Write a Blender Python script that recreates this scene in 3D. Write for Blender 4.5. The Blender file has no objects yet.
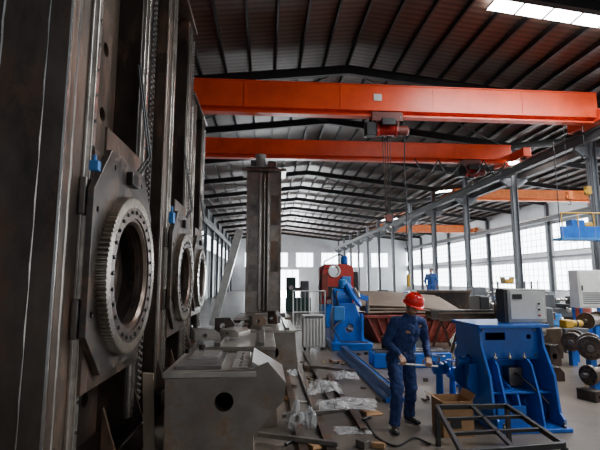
import bpy, bmesh, math, random
from mathutils import Vector, Matrix, Euler, noise
from mathutils.geometry import tessellate_polygon
random.seed(7)
C=bpy.context.scene.collection
R=math.radians
V=Vector
CAM=V((0,0,1.85)); F=430.0
ROT=Euler((R(97.3),0,R(-4.65)),'XYZ').to_matrix()
def ray(px,py): return ROT@V((px-300,225-py,-F))
def PY(px,py,Y): d=ray(px,py); return CAM+d*(Y/d.y)
def PX(px,py,X): d=ray(px,py); return CAM+d*(X/d.x)
def PZ(px,py,z=0.0): d=ray(px,py); return CAM+d*((z-CAM.z)/d.z)

# ---------------------------------------------------------------- materials
def mat(name,c,rough=.6,metal=0.0,c2=None,scale=3.0,bump=0.0,emit=0.0,stretch=(1,1,1),alpha=1.0,lo=.35,hi=.65,wave=0,rust=None):
    m=bpy.data.materials.new(name); m.use_nodes=True; nt=m.node_tree; b=nt.nodes['Principled BSDF']
    if c2 is None: c2=tuple(x*.72 for x in c)
    tc=nt.nodes.new('ShaderNodeTexCoord'); mp=nt.nodes.new('ShaderNodeMapping'); mp.inputs['Scale'].default_value=stretch
    n=nt.nodes.new('ShaderNodeTexNoise'); n.inputs['Scale'].default_value=scale; n.inputs['Detail'].default_value=6; n.inputs['Roughness'].default_value=.65
    cr=nt.nodes.new('ShaderNodeValToRGB'); cr.color_ramp.elements[0].position=lo; cr.color_ramp.elements[1].position=hi
    cr.color_ramp.elements[0].color=(*c2,1); cr.color_ramp.elements[1].color=(*c,1)
    L=nt.links; L.new(tc.outputs['Object'],mp.inputs[0]); L.new(mp.outputs[0],n.inputs['Vector']); L.new(n.outputs['Fac'],cr.inputs[0])
    out=cr.outputs[0]
    if wave: # corrugation shading put into the colour as dark bands across the hall
        wv=nt.nodes.new('ShaderNodeTexWave'); wv.bands_direction='Y'; wv.inputs['Scale'].default_value=wave; L.new(tc.outputs['Object'],wv.inputs['Vector'])
        mx=nt.nodes.new('ShaderNodeMix'); mx.data_type='RGBA'; mx.blend_type='MULTIPLY'; mx.inputs[0].default_value=.55
        L.new(out,mx.inputs[6]); L.new(wv.outputs['Color'],mx.inputs[7]); out=mx.outputs[2]
    if rust: # rust patches
        n3=nt.nodes.new('ShaderNodeTexNoise'); n3.inputs['Scale'].default_value=scale*1.7; n3.inputs['Detail'].default_value=9; n3.inputs['Roughness'].default_value=.75
        L.new(mp.outputs[0],n3.inputs['Vector'])
        r3=nt.nodes.new('ShaderNodeValToRGB'); r3.color_ramp.elements[0].position=.50; r3.color_ramp.elements[1].position=.64; L.new(n3.outputs['Fac'],r3.inputs[0])
        mx=nt.nodes.new('ShaderNodeMix'); mx.data_type='RGBA'; L.new(r3.outputs[0],mx.inputs[0]); L.new(out,mx.inputs[6]); mx.inputs[7].default_value=(*rust,1); out=mx.outputs[2]
        mr=nt.nodes.new('ShaderNodeMapRange'); mr.inputs[3].default_value=rough; mr.inputs[4].default_value=min(1,rough+.3); L.new(r3.outputs[0],mr.inputs[0]); L.new(mr.outputs[0],b.inputs['Roughness'])
        mr2=nt.nodes.new('ShaderNodeMapRange'); mr2.inputs[3].default_value=metal; mr2.inputs[4].default_value=.15; L.new(r3.outputs[0],mr2.inputs[0]); L.new(mr2.outputs[0],b.inputs['Metallic'])
    else: b.inputs['Roughness'].default_value=rough; b.inputs['Metallic'].default_value=metal
    L.new(out,b.inputs['Base Color'])
    if bump:
        bp=nt.nodes.new('ShaderNodeBump'); bp.inputs['Strength'].default_value=bump; bp.inputs['Distance'].default_value=.01
        n2=nt.nodes.new('ShaderNodeTexNoise'); n2.inputs['Scale'].default_value=scale*6; L.new(mp.outputs[0],n2.inputs['Vector'])
        L.new(n2.outputs['Fac'],bp.inputs['Height']); L.new(bp.outputs[0],b.inputs['Normal'])
    if emit:
        b.inputs['Emission Color'].default_value=(*c,1); b.inputs['Emission Strength'].default_value=emit
    if alpha<1: b.inputs['Alpha'].default_value=alpha
    return m
steel=mat('dark_steel',(.075,.062,.055),.30,.75,(.022,.020,.019),1.2,.1,stretch=(1,1,.5),rust=(.085,.042,.025))
steel2=mat('brown_steel',(.17,.128,.102),.34,.65,(.055,.042,.035),1.4,.1,stretch=(1,1,.5),rust=(.16,.082,.048))
steel3=mat('grey_steel',(.27,.25,.23),.32,.7,(.12,.11,.10),2.5,.05)
padm=mat('saddle_steel',(.11,.098,.09),.30,.7,(.05,.045,.041),3,.05,rust=(.11,.066,.042))
bedm=mat('bed_steel',(.31,.275,.24),.34,.5,(.18,.155,.135),1.8,.08,rust=(.22,.14,.09))
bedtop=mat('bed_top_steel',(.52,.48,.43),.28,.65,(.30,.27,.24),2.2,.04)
towerm=mat('tower_steel',(.30,.27,.245),.45,.4,(.17,.15,.135),1.5,.05,rust=(.20,.14,.105))
bright=mat('machined_steel',(.62,.58,.53),.25,.85,(.40,.37,.34),6,0)
gearm=mat('gear_steel',(.52,.455,.38),.26,.85,(.28,.24,.195),8,0)
ringm=mat('ring_face_steel',(.17,.125,.098),.30,.75,(.085,.064,.052),5,0)
tanm=mat('tan_brown_steel',(.165,.118,.082),.38,.6,(.075,.053,.04),4,0)
blackp=mat('black_paint',(.016,.016,.018),.42,0)
orange=mat('orange_crane_paint',(.88,.082,.016),.40,0,(.70,.058,.012),1.2)
orange2=mat('far_crane_paint',(.85,.20,.04),.5,0)
redm=mat('red_paint',(.45,.025,.018),.45,0)
hoistm=mat('hoist_dark_red',(.15,.028,.02),.5,0)
dredm=mat('dark_red_primer',(.28,.048,.03),.6,0,(.16,.026,.018),2)
blue=mat('blue_paint',(.005,.13,.56),.30,0,(.004,.085,.40),2.5)
lblue=mat('light_blue_paint',(.03,.20,.55),.45,0)
greenm=mat('green_paint',(.010,.05,.04),.5,0)
yellow=mat('yellow_paint',(.58,.33,.03),.45,0)
white=mat('white_paint',(.72,.72,.70),.5,0,(.6,.6,.58),3)
greyp=mat('grey_paint',(.12,.13,.145),.5,0,(.07,.075,.085),1)
colm=mat('column_paint',(.16,.175,.20),.5,0,(.10,.11,.125),1)
runm=mat('runway_paint',(.08,.08,.085),.5,0)
roofm=mat('roof_deck',(.17,.108,.084),.5,.1,(.082,.055,.045),.35,0,stretch=(1,.3,1),wave=1.3)
purm=mat('purlin_steel',(.028,.026,.027),.6,.3)
wallm=mat('wall_cladding',(.72,.76,.80),.7,0,(.62,.65,.69),.6)
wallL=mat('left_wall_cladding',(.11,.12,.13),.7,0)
glow=mat('daylit_pane',(.88,.95,1.0),.4,0,(.78,.87,.95),.8,emit=11)
skyg=mat('skylight_fill_sheet',(1,1,.97),.4,0,(1,.98,.95),1,emit=20)
cardb=mat('cardboard',(.40,.23,.11),.8,0,(.31,.17,.08),5)
wood=mat('pale_plank',(.42,.34,.25),.7,0,(.30,.23,.16),4,stretch=(1,1,.2))
plas=mat('plastic_film',(.70,.71,.72),.12,0,(.5,.51,.52),7,.1,alpha=.40)
skin=mat('skin',(.42,.23,.15),.5,0,(.36,.19,.12),8)
cloth=mat('navy_coverall',(.020,.045,.165),.85,0,(.012,.028,.11),7,.3)
cloth2=mat('blue_workwear',(.04,.13,.42),.85,0,(.03,.09,.30),7)
redhat=mat('red_helmet_plastic',(.75,.015,.012),.25,0,(.70,.012,.01),2)
hairm=mat('black_hair',(.01,.009,.008),.6,0)
eyem=mat('eye_dark',(.02,.015,.012),.2,0)
lipm=mat('lip',(.30,.11,.09),.5,0)
shoem=mat('black_shoe',(.015,.014,.014),.5,0)
lampm=mat('lamp_glow',(1,.97,.9),.3,0,(1,.97,.9),1,emit=40)
galv=mat('galvanised',(.55,.55,.53),.4,.6)
sheetm=mat('rolled_sheet',(.40,.315,.25),.42,.35,(.28,.21,.165),1.5)
beige=mat('beige_grey',(.50,.50,.46),.5)
fm=mat('floor_concrete',(.20,.168,.14),.30,0,(.065,.053,.043),.8,.3,lo=.32,hi=.68)

# ---------------------------------------------------------------- geometry helpers
def wl(o):
    p=V((0,0,0))
    while o is not None: p+=o.location; o=o.parent
    return p
def circ(cx,cy,r,n=24,a0=0): return [(cx+r*math.cos(a0+2*math.pi*i/n),cy+r*math.sin(a0+2*math.pi*i/n)) for i in range(n)]
def rect(x0,x1,y0,y1): return [(x0,y0),(x1,y0),(x1,y1),(x0,y1)]
class MB:
    def __init__(s): s.v=[]; s.f=[]
    def add(s,vs,fs,M=None):
        k=len(s.v); s.v+=[(M@V(p) if M else V(p)) for p in vs]; s.f+=[[i+k for i in f] for f in fs]; return s
    def box(s,x0,x1,y0,y1,z0,z1,M=None):
        vs=[(x,y,z) for x in(x0,x1) for y in(y0,y1) for z in(z0,z1)]
        return s.add(vs,[(0,1,3,2),(4,6,7,5),(0,4,5,1),(2,3,7,6),(0,2,6,4),(1,5,7,3)],M)
    def bar(s,p,q,w,h,up=(0,0,1)):
        p=V(p);q=V(q);d=(q-p).normalized();u=V(up)
        if abs(d.dot(u))>.98: u=V((0,1,0))
        a=d.cross(u).normalized();b=a.cross(d)
        vs=[c+a*(i*w/2)+b*(j*h/2) for c in(p,q) for i in(-1,1) for j in(-1,1)]
        return s.add(vs,[(0,1,3,2),(4,6,7,5),(0,4,5,1),(2,3,7,6),(0,2,6,4),(1,5,7,3)])
    def lathe(s,prof,O,axis=(0,0,1),n=24,sx=1,sy=1,closed=False):
        O=V(O);d=V(axis).normalized();u=V((0,0,1)) if abs(d.z)<.9 else V((1,0,0))
        a=d.cross(u).normalized();b=d.cross(a);vs=[];fs=[]
        for r,h in prof:
            for i in range(n):
                t=2*math.pi*i/n; vs.append(O+d*h+a*(r*math.cos(t)*sx)+b*(r*math.sin(t)*sy))
        m=len(prof)
        for j in range(m-1):
            for i in range(n):
                k=(i+1)%n; fs.append((j*n+i,j*n+k,(j+1)*n+k,(j+1)*n+i))
        if closed:
            for i in range(n):
                k=(i+1)%n; fs.append(((m-1)*n+i,(m-1)*n+k,k,i))
        else:
            fs.append(list(range(n))[::-1]); fs.append([(m-1)*n+i for i in range(n)])
        return s.add(vs,fs)
    def tube(s,p,q,r,r2=None,n=14):
        p=V(p);q=V(q);r2=r if r2 is None else r2
        return s.lathe([(r,0),(r2,(q-p).length)],p,q-p,n)
    def sph(s,c,r,sc=(1,1,1),M=None,n=16,m=10):
        c=V(c);vs=[c+V((0,0,-r*sc[2]))];fs=[]
        for j in range(1,m):
            t=math.pi*j/m-math.pi/2
            for i in range(n):
                a=2*math.pi*i/n; vs.append(c+V((r*sc[0]*math.cos(t)*math.cos(a),r*sc[1]*math.cos(t)*math.sin(a),r*sc[2]*math.sin(t))))
        vs.append(c+V((0,0,r*sc[2])));T=len(vs)-1
        for i in range(n):
            k=(i+1)%n; fs.append((0,1+k,1+i)); fs.append((T,1+(m-2)*n+i,1+(m-2)*n+k))
            for j in range(m-2): fs.append((1+j*n+i,1+j*n+k,1+(j+1)*n+k,1+(j+1)*n+i))
        return s.add(vs,fs,M)
    def caps(s,p,q,r,r2=None,n=14):
        r2=r if r2 is None else r2
        s.tube(p,q,r,r2,n); s.sph(p,r,n=n,m=8); s.sph(q,r2,n=n,m=8); return s
    def path(s,pts,r,n=8):
        pts=[V(p) for p in pts]; N=len(pts);vs=[];fs=[]
        a=None
        for i,p in enumerate(pts):
            d=(pts[min(i+1,N-1)]-pts[max(i-1,0)]).normalized()
            if a is None: a=d.cross(V((0,0,1)) if abs(d.z)<.9 else V((1,0,0))).normalized()
            a=(a-d*a.dot(d)).normalized(); b=d.cross(a)
            for k in range(n):
                t=2*math.pi*k/n; vs.append(p+a*(r*math.cos(t))+b*(r*math.sin(t)))
        for i in range(N-1):
            for k in range(n):
                l=(k+1)%n; fs.append((i*n+k,i*n+l,(i+1)*n+l,(i+1)*n+k))
        fs.append(list(range(n))[::-1]); fs.append([(N-1)*n+k for k in range(n)])
        return s.add(vs,fs)
    def plate(s,outer,holes,O,U,Vv,W):
        O=V(O);U=V(U);Vv=V(Vv);W=V(W)
        loops=[outer]+list(holes); flat=[p for L in loops for p in L]
        tris=tessellate_polygon([[V((p[0],p[1],0)) for p in L] for L in loops])
        n=len(flat); base=[O+U*p[0]+Vv*p[1] for p in flat]; vs=base+[b+W for b in base]
        fs=[tuple(t) for t in tris]+[tuple(i+n for i in reversed(t)) for t in tris]
        k=0
        for L in loops:
            m=len(L)
            for i in range(m):
                j=(i+1)%m; fs.append((k+i,k+j,k+j+n,k+i+n))
            k+=m
        return s.add(vs,fs)
    def build(s,name,m,parent=None,bev=0.0,smooth=True,label=None):
        me=bpy.data.meshes.new(name)
        if parent is not None: off=wl(parent)
        else:
            xs=[p.x for p in s.v];ys=[p.y for p in s.v];off=V(((min(xs)+max(xs))/2,(min(ys)+max(ys))/2,min(p.z for p in s.v)))
        me.from_pydata([tuple(p-off) for p in s.v],[],s.f); me.validate()
        bm=bmesh.new(); bm.from_mesh(me); bmesh.ops.recalc_face_normals(bm,faces=bm.faces); bm.to_mesh(me); bm.free()
        o=bpy.data.objects.new(name,me); C.objects.link(o); me.materials.append(m)
        if parent is not None: o.parent=parent
        else: o.location=off
        if smooth:
            for p in me.polygons: p.use_smooth=True
            me.set_sharp_from_angle(angle=R(32))
        if bev:
            b=o.modifiers.new('bevel','BEVEL'); b.width=bev; b.segments=2; b.limit_method='ANGLE'; b.angle_limit=R(40)
        if label: o['label']=label
        return o
def tag(o,label,cat,group=None,kind=None):
    o['label']=label; o['category']=cat
    if group: o['group']=group
    if kind: o['kind']=kind
    return o
def thing(name,label,cat,loc,group=None):
    o=bpy.data.objects.new(name,None); C.objects.link(o); o.location=V(loc); o.empty_display_size=.1
    return tag(o,label,cat,group)
def struct(o): o['kind']='structure'; return o
def repeat(proto,offs):
    for d in offs:
        o=proto.copy(); C.objects.link(o); o.parent=proto.parent; o.location=proto.location+V(d)
def isec(w,h,t):
    a=w/2;b=h/2;k=t/2
    return [(-a,-b),(a,-b),(a,-b+t),(k,-b+t),(k,b-t),(a,b-t),(a,b),(-a,b),(-a,b-t),(-k,b-t),(-k,-b+t),(-a,-b+t)]

# ---------------------------------------------------------------- setting
XL,XM,XR=-5.8,12.7,25.5; Y0H,Y1H=-4.0,76.0
ridge=PY(360,62,15.4); RZ=ridge.z; RX=3.1; SL=.115
ZE=RZ-SL*(XM-RX)
RX2=(XM+XR)/2; RZ2=ZE+SL*(XR-RX2)
struct(MB().box(XL-.3,XR+.3,Y0H,Y1H+.3,-.2,0).build('floor',fm,smooth=False))
def slope(x):
    if x<=RX: return RZ-SL*(RX-x)
    if x<=XM: return RZ-SL*(x-RX)
    if x<=RX2: return ZE+SL*(x-XM)
    return RZ2-SL*(x-RX2)
xs=[XL-.3,RX,XM,RX2,XR+.3]
prof=[(x,slope(x)) for x in xs]+[(x,slope(x)+.12) for x in reversed(xs)]
ceil=struct(MB().plate(prof,[],(0,Y0H,0),(1,0,0),(0,0,1),(0,Y1H-Y0H,0)).build('ceiling',roofm,smooth=False))
x=XL+.6
while x<XR:
    z=slope(x)
    MB().box(x-.035,x+.035,Y0H,Y1H,z-.18,z-.002).build('purlin',purm,ceil,smooth=False); x+=.92
BAY=5.3; YC=[15.4+BAY*k for k in range(-3,12)]
for y in YC:
    for (a,b) in ((XL,RX),(RX,XM),(XM,RX2),(RX2,XR)):
        za,zb=slope(a)-.18,slope(b)-.18
        sec=[(p[0],p[1]-.17) for p in isec(.18,.34,.022)]
        vs=[(a,y+u,za+h) for u,h in sec]+[(b,y+u,zb+h) for u,h in sec]; n=len(sec)
        MB().add(vs,[list(range(n)),[n+i for i in reversed(range(n))]]+[(i,(i+1)%n,n+(i+1)%n,n+i) for i in range(n)]).build('rafter',purm,ceil,smooth=False)
for (ya,yb) in ((YC[3],YC[4]),(YC[6],YC[7])):
    for (a,b) in ((XL+.5,RX),(RX,XM-.5)):
        for (p_,q_) in (((a,ya),(b,yb)),((b,ya),(a,yb))):
            MB().tube((p_[0],p_[1],slope(p_[0])-.35),(q_[0],q_[1],slope(q_[0])-.35),.025,n=8).build('brace_rod',purm,ceil)
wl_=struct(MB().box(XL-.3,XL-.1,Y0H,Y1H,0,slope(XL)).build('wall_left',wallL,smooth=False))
wr_=struct(MB().box(XR+.1,XR+.3,Y0H,Y1H,0,slope(XR)).build('wall_right',wallm,smooth=False))
we_=struct(MB().plate([(XL,0),(XR,0)]+[(x,slope(x)) for x in (XR,RX2,XM,RX,XL)],[],(0,Y1H,0),(1,0,0),(0,0,1),(0,.2,0)).build('wall_back',wallm,smooth=False))
for y in YC:
    MB().plate(isec(.25,.3,.03),[],(XL+.1,y,0),(0,1,0),(1,0,0),(0,0,slope(XL)-.4)).build('wall_column',colm,wl_,smooth=False)
    MB().plate(isec(.25,.3,.03),[],(XR-.1,y,0),(0,1,0),(1,0,0),(0,0,slope(XR)-.4)).build('wall_column',colm,wr_,smooth=False)
for z in (3.9,7.2): MB().box(XR-.02,XR+.1,Y0H,Y1H,z-.06,z+.06).build('girt',colm,wr_,smooth=False)
wn=0
def window_x(X,ya,yb,za,zb,nrm):
    global wn; wn+=1
    pane=struct(MB().box(min(X,X+.02*nrm),max(X,X+.02*nrm),ya,yb,za,zb).build('window_%d'%wn,glow,smooth=False))
    for i in range(7):
        y=ya+(yb-ya)*i/6; MB().box(X-.05,X+.05,y-.03,y+.03,za,zb).build('mullion',white,pane,smooth=False)
    for k in range(5): z=za+(zb-za)*k/4; MB().box(X-.05,X+.05,ya,yb,z-.025,z+.025).build('window_rail',white,pane,smooth=False)
for y in YC[2:]:
    window_x(XR+.05,y+.5,y+4.8,1.0,3.5,-1); window_x(XR+.05,y+.5,y+4.8,4.4,6.8,-1)
for y in YC[6:]:
    window_x(XL-.05,y+.9,y+4.3,4.9,6.4,1)
for x in (-3.5,1.0,5.5,10.0,14.5,19):
    wn+=1
    pane=struct(MB().box(x,x+3,Y1H-.03,Y1H-.01,4.2,6.6).build('window_%d'%wn,glow,smooth=False))
    for i in range(4): MB().box(x+i-.04,x+i+.04,Y1H-.08,Y1H-.03,4.2,6.6).build('mullion',white,pane,smooth=False)
dr=struct(MB().box(1.5,6,Y1H-.06,Y1H-.01,0,3.6).build('door_1',glow,smooth=False))
for i in range(5): MB().box(1.5+i*1.12-.05,1.5+i*1.12+.05,Y1H-.12,Y1H-.06,0,3.6).build('door_stile',greyp,dr,smooth=False)
def skylight_fill(xa,xb,ya,yb,nb=7):
    global wn; wn+=1
    d=.19
    m=MB(); m.add([(xa,ya,slope(xa)-d),(xb,ya,slope(xb)-d),(xb,yb,slope(xb)-d),(xa,yb,slope(xa)-d),(xa,ya,slope(xa)-d+.01),(xb,ya,slope(xb)-d+.01),(xb,yb,slope(xb)-d+.01),(xa,yb,slope(xa)-d+.01)],
          [(0,1,2,3),(4,5,6,7),(0,1,5,4),(1,2,6,5),(2,3,7,6),(3,0,4,7)])
    p=struct(m.build('window_%d'%wn,skyg,smooth=False))
    for i in range(nb+1):
        x=xa+(xb-xa)*i/nb; MB().box(x-.02,x+.02,ya,yb,slope(x)-d-.03,slope(x)-d).build('skylight_fill_bar',purm,p,smooth=False)
    cx=(xa+xb)/2
    return V((cx,(ya+yb)/2,slope(cx)-d-.1))
def area(loc,rot,sx,sy,e,col=(1,1,1)):
    l=bpy.data.lights.new('daylight_fill','AREA'); l.shape='RECTANGLE'; l.size=sx; l.size_y=sy; l.energy=e; l.color=col
    o=bpy.data.objects.new('daylight_fill',l); C.objects.link(o); o.location=loc; o.rotation_euler=rot; return o
for (a,b,c,d,e) in ((6.3,12.3,10.25,11.1,800),(5.6,12,3.0,4.4,420),(14,19,5.6,7.0,1300),(14,19,17.2,18.4,1500),(14,19,33,34.2,1600),(14,19,50,51.2,1600)):  # first strip is a real skylight; the rest are added to light the hall
    p=skylight_fill(a,b,c,d)
    area(p,(0,math.atan(SL) if b<=XM and a>RX else -math.atan(SL),0),abs(b-a)*.98,d-c-.1,e,(.95,.975,1))
area((6.5,-3.8,3.2),(R(90),0,0),9,5.5,130,(1,.98,.95))  # unseen fill light added behind the camera to brighten the foreground
area((3.75,Y1H-.2,1.8),(R(-90),0,0),4.4,3.5,7000,(.93,.97,1))  # light added at the far door to brighten the deep end

# ---------------------------------------------------------------- runway beams, hall columns
GZ0=PY(300,114,14.3).z
RWZ=GZ0-.2
def runway(X,label):
    z=RWZ
    o=MB().plate(isec(.24,.36,.03),[],(X,Y0H+1,z-.18),(1,0,0),(0,0,1),(0,Y1H-Y0H-2,0)).build('runway_beam',runm,smooth=False)
    MB().box(X-.035,X+.035,Y0H+1,Y1H-1,z,z+.1).build('crane_rail',steel3,o,smooth=False)
    tag(o,label,'crane beam','crane runway beams'); return o
runway(XM-.55,'long dark runway beam on the near side of the row of hall columns')
runway(XM+.55,'long dark runway beam on the far side of the row of hall columns')
runway(XL+.5,'long dark runway beam behind the tall steel machine columns')
runway(XR-.6,'long dark runway beam along the windowed wall')
ords=['nearest','second','third','fourth','fifth','sixth','seventh','eighth','ninth','tenth','eleventh','twelfth','thirteenth']
for i,y in enumerate(YC[3:]):
    t=thing('hall_column','grey steel hall column, %s from the camera in the row with the windows behind'%ords[i],'column',(XM,y,0),'hall columns between the bays')
    MB().plate(isec(.22,.28,.03),[],(XM,y,0),(0,1,0),(1,0,0),(0,0,ZE-.5)).build('shaft',colm,t,smooth=False)
    MB().box(XM-.25,XM+.25,y-.22,y+.22,0,.05).build('base_plate',colm,t,smooth=False)
    for s in(-1,1):
        MB().plate([(0,0),(.55*s,0),(.62*s,-.12),(.2*s,-.42),(0,-.42)],[],(XM+.1*s,y-.08,RWZ-.36),(1,0,0),(0,0,1),(0,.16,0)).build('bracket',colm,t,smooth=False)
    if i<5: MB().tube((XM-.22,y-.05,.3),(XM-.22,y-.05,6.4),.03).build('conduit',greyp,t)

# ---------------------------------------------------------------- cranes
def crane(y,x0,x1,m_,label,w=.5,gh=1.02):
    t=thing('bridge_crane',label,'crane',((x0+x1)/2,y,RWZ+.1),'overhead travelling cranes')
    G1=GZ0+gh
    MB().box(x0+.5,x1-.5,y-w/2,y+w/2,GZ0+.12,G1).build('girder',m_,t,smooth=False)
    MB().box(x0+.5,x1-.5,y-w/2-.04,y+w/2+.04,G1,G1+.03).build('top_flange',m_,t,smooth=False)
    MB().plate([(-.03,.12),(-.03,0),(-.16,0),(-.16,-.05),(.16,-.05),(.16,0),(.03,0),(.03,.12)],[],(x0+.6,y,GZ0),(0,1,0),(0,0,1),(x1-x0-1.2,0,0)).build('hoist_track',m_,t,smooth=False)
    x=x0+1.6
    while x<x1-1:
        MB().box(x-.012,x+.012,y-w/2-.015,y+w/2+.015,GZ0+.13,G1-.01).build('stiffener',m_,t,smooth=False); x+=3.3
    for x in(x0+.35,x1-.35):
        MB().box(x-.2,x+.2,y-1.3,y+1.3,RWZ+.2,RWZ+.62).build('end_carriage',m_,t,bev=.02)
        for s in(-1,1):
            MB().tube((x-.08,y+s*1.0,RWZ+.26),(x+.08,y+s*1.0,RWZ+.26),.16,n=20).build('wheel',blackp,t)
    return t
c1=crane(14.3,XL+.15,XM-.2,orange,'nearest orange bridge crane with the big hoist and hanging hook')
c2=crane(19.85,XL+.15,XM-.2,orange,'second orange bridge crane with looped cable under its girder',gh=.82)
c3=crane(29.3,XM+.2,XR-.25,orange2,'orange bridge crane in the side bay, the closer one there',gh=.7)
c4=crane(50,XM+.2,XR-.25,orange2,'small far orange bridge crane deep in the side bay',gh=.8)
p=PY(378,97,14.0); MB().box(p.x-.14,p.x+.14,14.02,14.045,p.z-.12,p.z+.12).build('rating_plate',white,c1,smooth=False,label='small white plate on the girder')
def hoist(px,y,label,ropez,k=1.0):
    X=PY(px,125,y).x; z=GZ0-.07
    t=thing('hoist',label,'hoist',(X,y,z-1.0),'hoists under the cranes')
    for s in(-1,1):
        MB().box(X-.5*k,X+.5*k,min(y+s*.19,y+s*.225),max(y+s*.19,y+s*.225),z-.16,z+.16).build('trolley_plate',hoistm,t,bev=.01)
        for a in(-.35,.35): MB().tube((X+a*k,y+s*.05,z+.13),(X+a*k,y+s*.19,z+.13),.05).build('wheel',steel3,t)
        MB().box(X+s*.34*k-.03,X+s*.34*k+.03,y-.22,y+.22,z-.55,z-.1).build('hanger',hoistm,t,bev=.01)
        MB().tube((X+s*.42*k,y-.24,z-.02),(X+s*.42*k,y+.24,z-.02),.025,n=8).build('tie_bolt',steel3,t)
    L=.7*k
    MB().lathe([(.17,0),(.23,.02),(.23,.08),(.2,.1)]+[(r,.12+(L-.24)*j/13+d) for j in range(13) for r,d in ((.2,0),(.18,.015))]+[(.2,L-.1),(.23,L-.08),(.23,L-.02),(.17,L)],(X-L/2,y,z-.44),(1,0,0)).build('rope_drum',redm,t)
    MB().lathe([(.1,0),(.17,.04),(.18,.34),(.14,.40),(.06,.43)],(X+L/2,y,z-.44),(1,0,0)).build('motor',hoistm,t)
    MB().box(X-L/2-.36,X-L/2-.02,y-.2,y+.2,z-.66,z-.2).build('control_box',blackp,t,bev=.02)
    MB().box(X-.25,X+.25,y-.40,y-.25,z-.36,z-.12).build('gear_cover',blackp,t,bev=.02)
    for dx in(-.14,-.05,.05,.14): MB().tube((X+dx,y,z-.5),(X+dx*.5,y,ropez+.4),.017,n=6).build('wire_rope',steel,t)
    MB().box(X-.11,X+.11,y-.07,y+.07,ropez+.16,ropez+.50).build('hook_block',blackp,t,bev=.02)
    MB().tube((X,y-.09,ropez+.34),(X,y+.09,ropez+.34),.12,n=20).build('sheave',hoistm,t)
    pts=[(X+.02,y,ropez+.2),(X+.02,y,ropez+.05)]+[(X+.10*math.sin(a),y,ropez-.05+.10*math.cos(a)) for a in [i*.4 for i in range(0,12)]]
    MB().path(pts,.032).build('hook',steel3,t)
    return t
h1=hoist(386,14.3,'dark red electric hoist hanging from the nearest crane girder, hook on long ropes',PY(388,228,14.3).z,1.1)
X=PY(404,140,14.3).x
MB().path([(X,14.3,GZ0-.06)]+[(X+.02*math.sin(i),14.3,GZ0-.3-i*.35) for i in range(16)],.022,6).build('pendant_cable',blackp,h1)
MB().box(X-.05,X+.05,14.25,14.35,GZ0-5.95,GZ0-5.55).build('pendant_control',yellow,h1,bev=.01)
h2=hoist(468,19.85,'small dark red electric hoist hanging from the second crane girder',PY(455,184,20.4).z,.9)
pts=[]
xa=PY(415,160,19.5).x; xb=PY(506,160,19.5).x
for i in range(81):
    u=i/80; x=xa+(xb-xa)*u; k=u*4; s=abs(math.sin(k*math.pi)); pts.append((x,19.5,GZ0+.02-.7*s))
MB().path(pts,.035,6).build('festoon_cable',blackp,c2)
def flood(px,py,y,label):
    p=PY(px,py,y); t=thing('flood_lamp',label,'lamp',(p.x,y,p.z-.15),'flood lamps under the crane')
    MB().lathe([(.08,.35),(.1,.2),(.30,.02),(.30,0)],(p.x,y,p.z-.1)).build('reflector',greyp,t)
    MB().lathe([(.05,.03),(.26,.0),(.24,-.06),(.05,-.10)],(p.x,y,p.z-.12)).build('bulb',lampm,t)
    MB().tube((p.x,y,p.z+.2),(p.x,y,GZ0-.02),.025).build('drop_rod',blackp,t)
flood(514,160,19.7,'lit flood lamp hanging under the second crane girder near the hall column')

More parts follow.
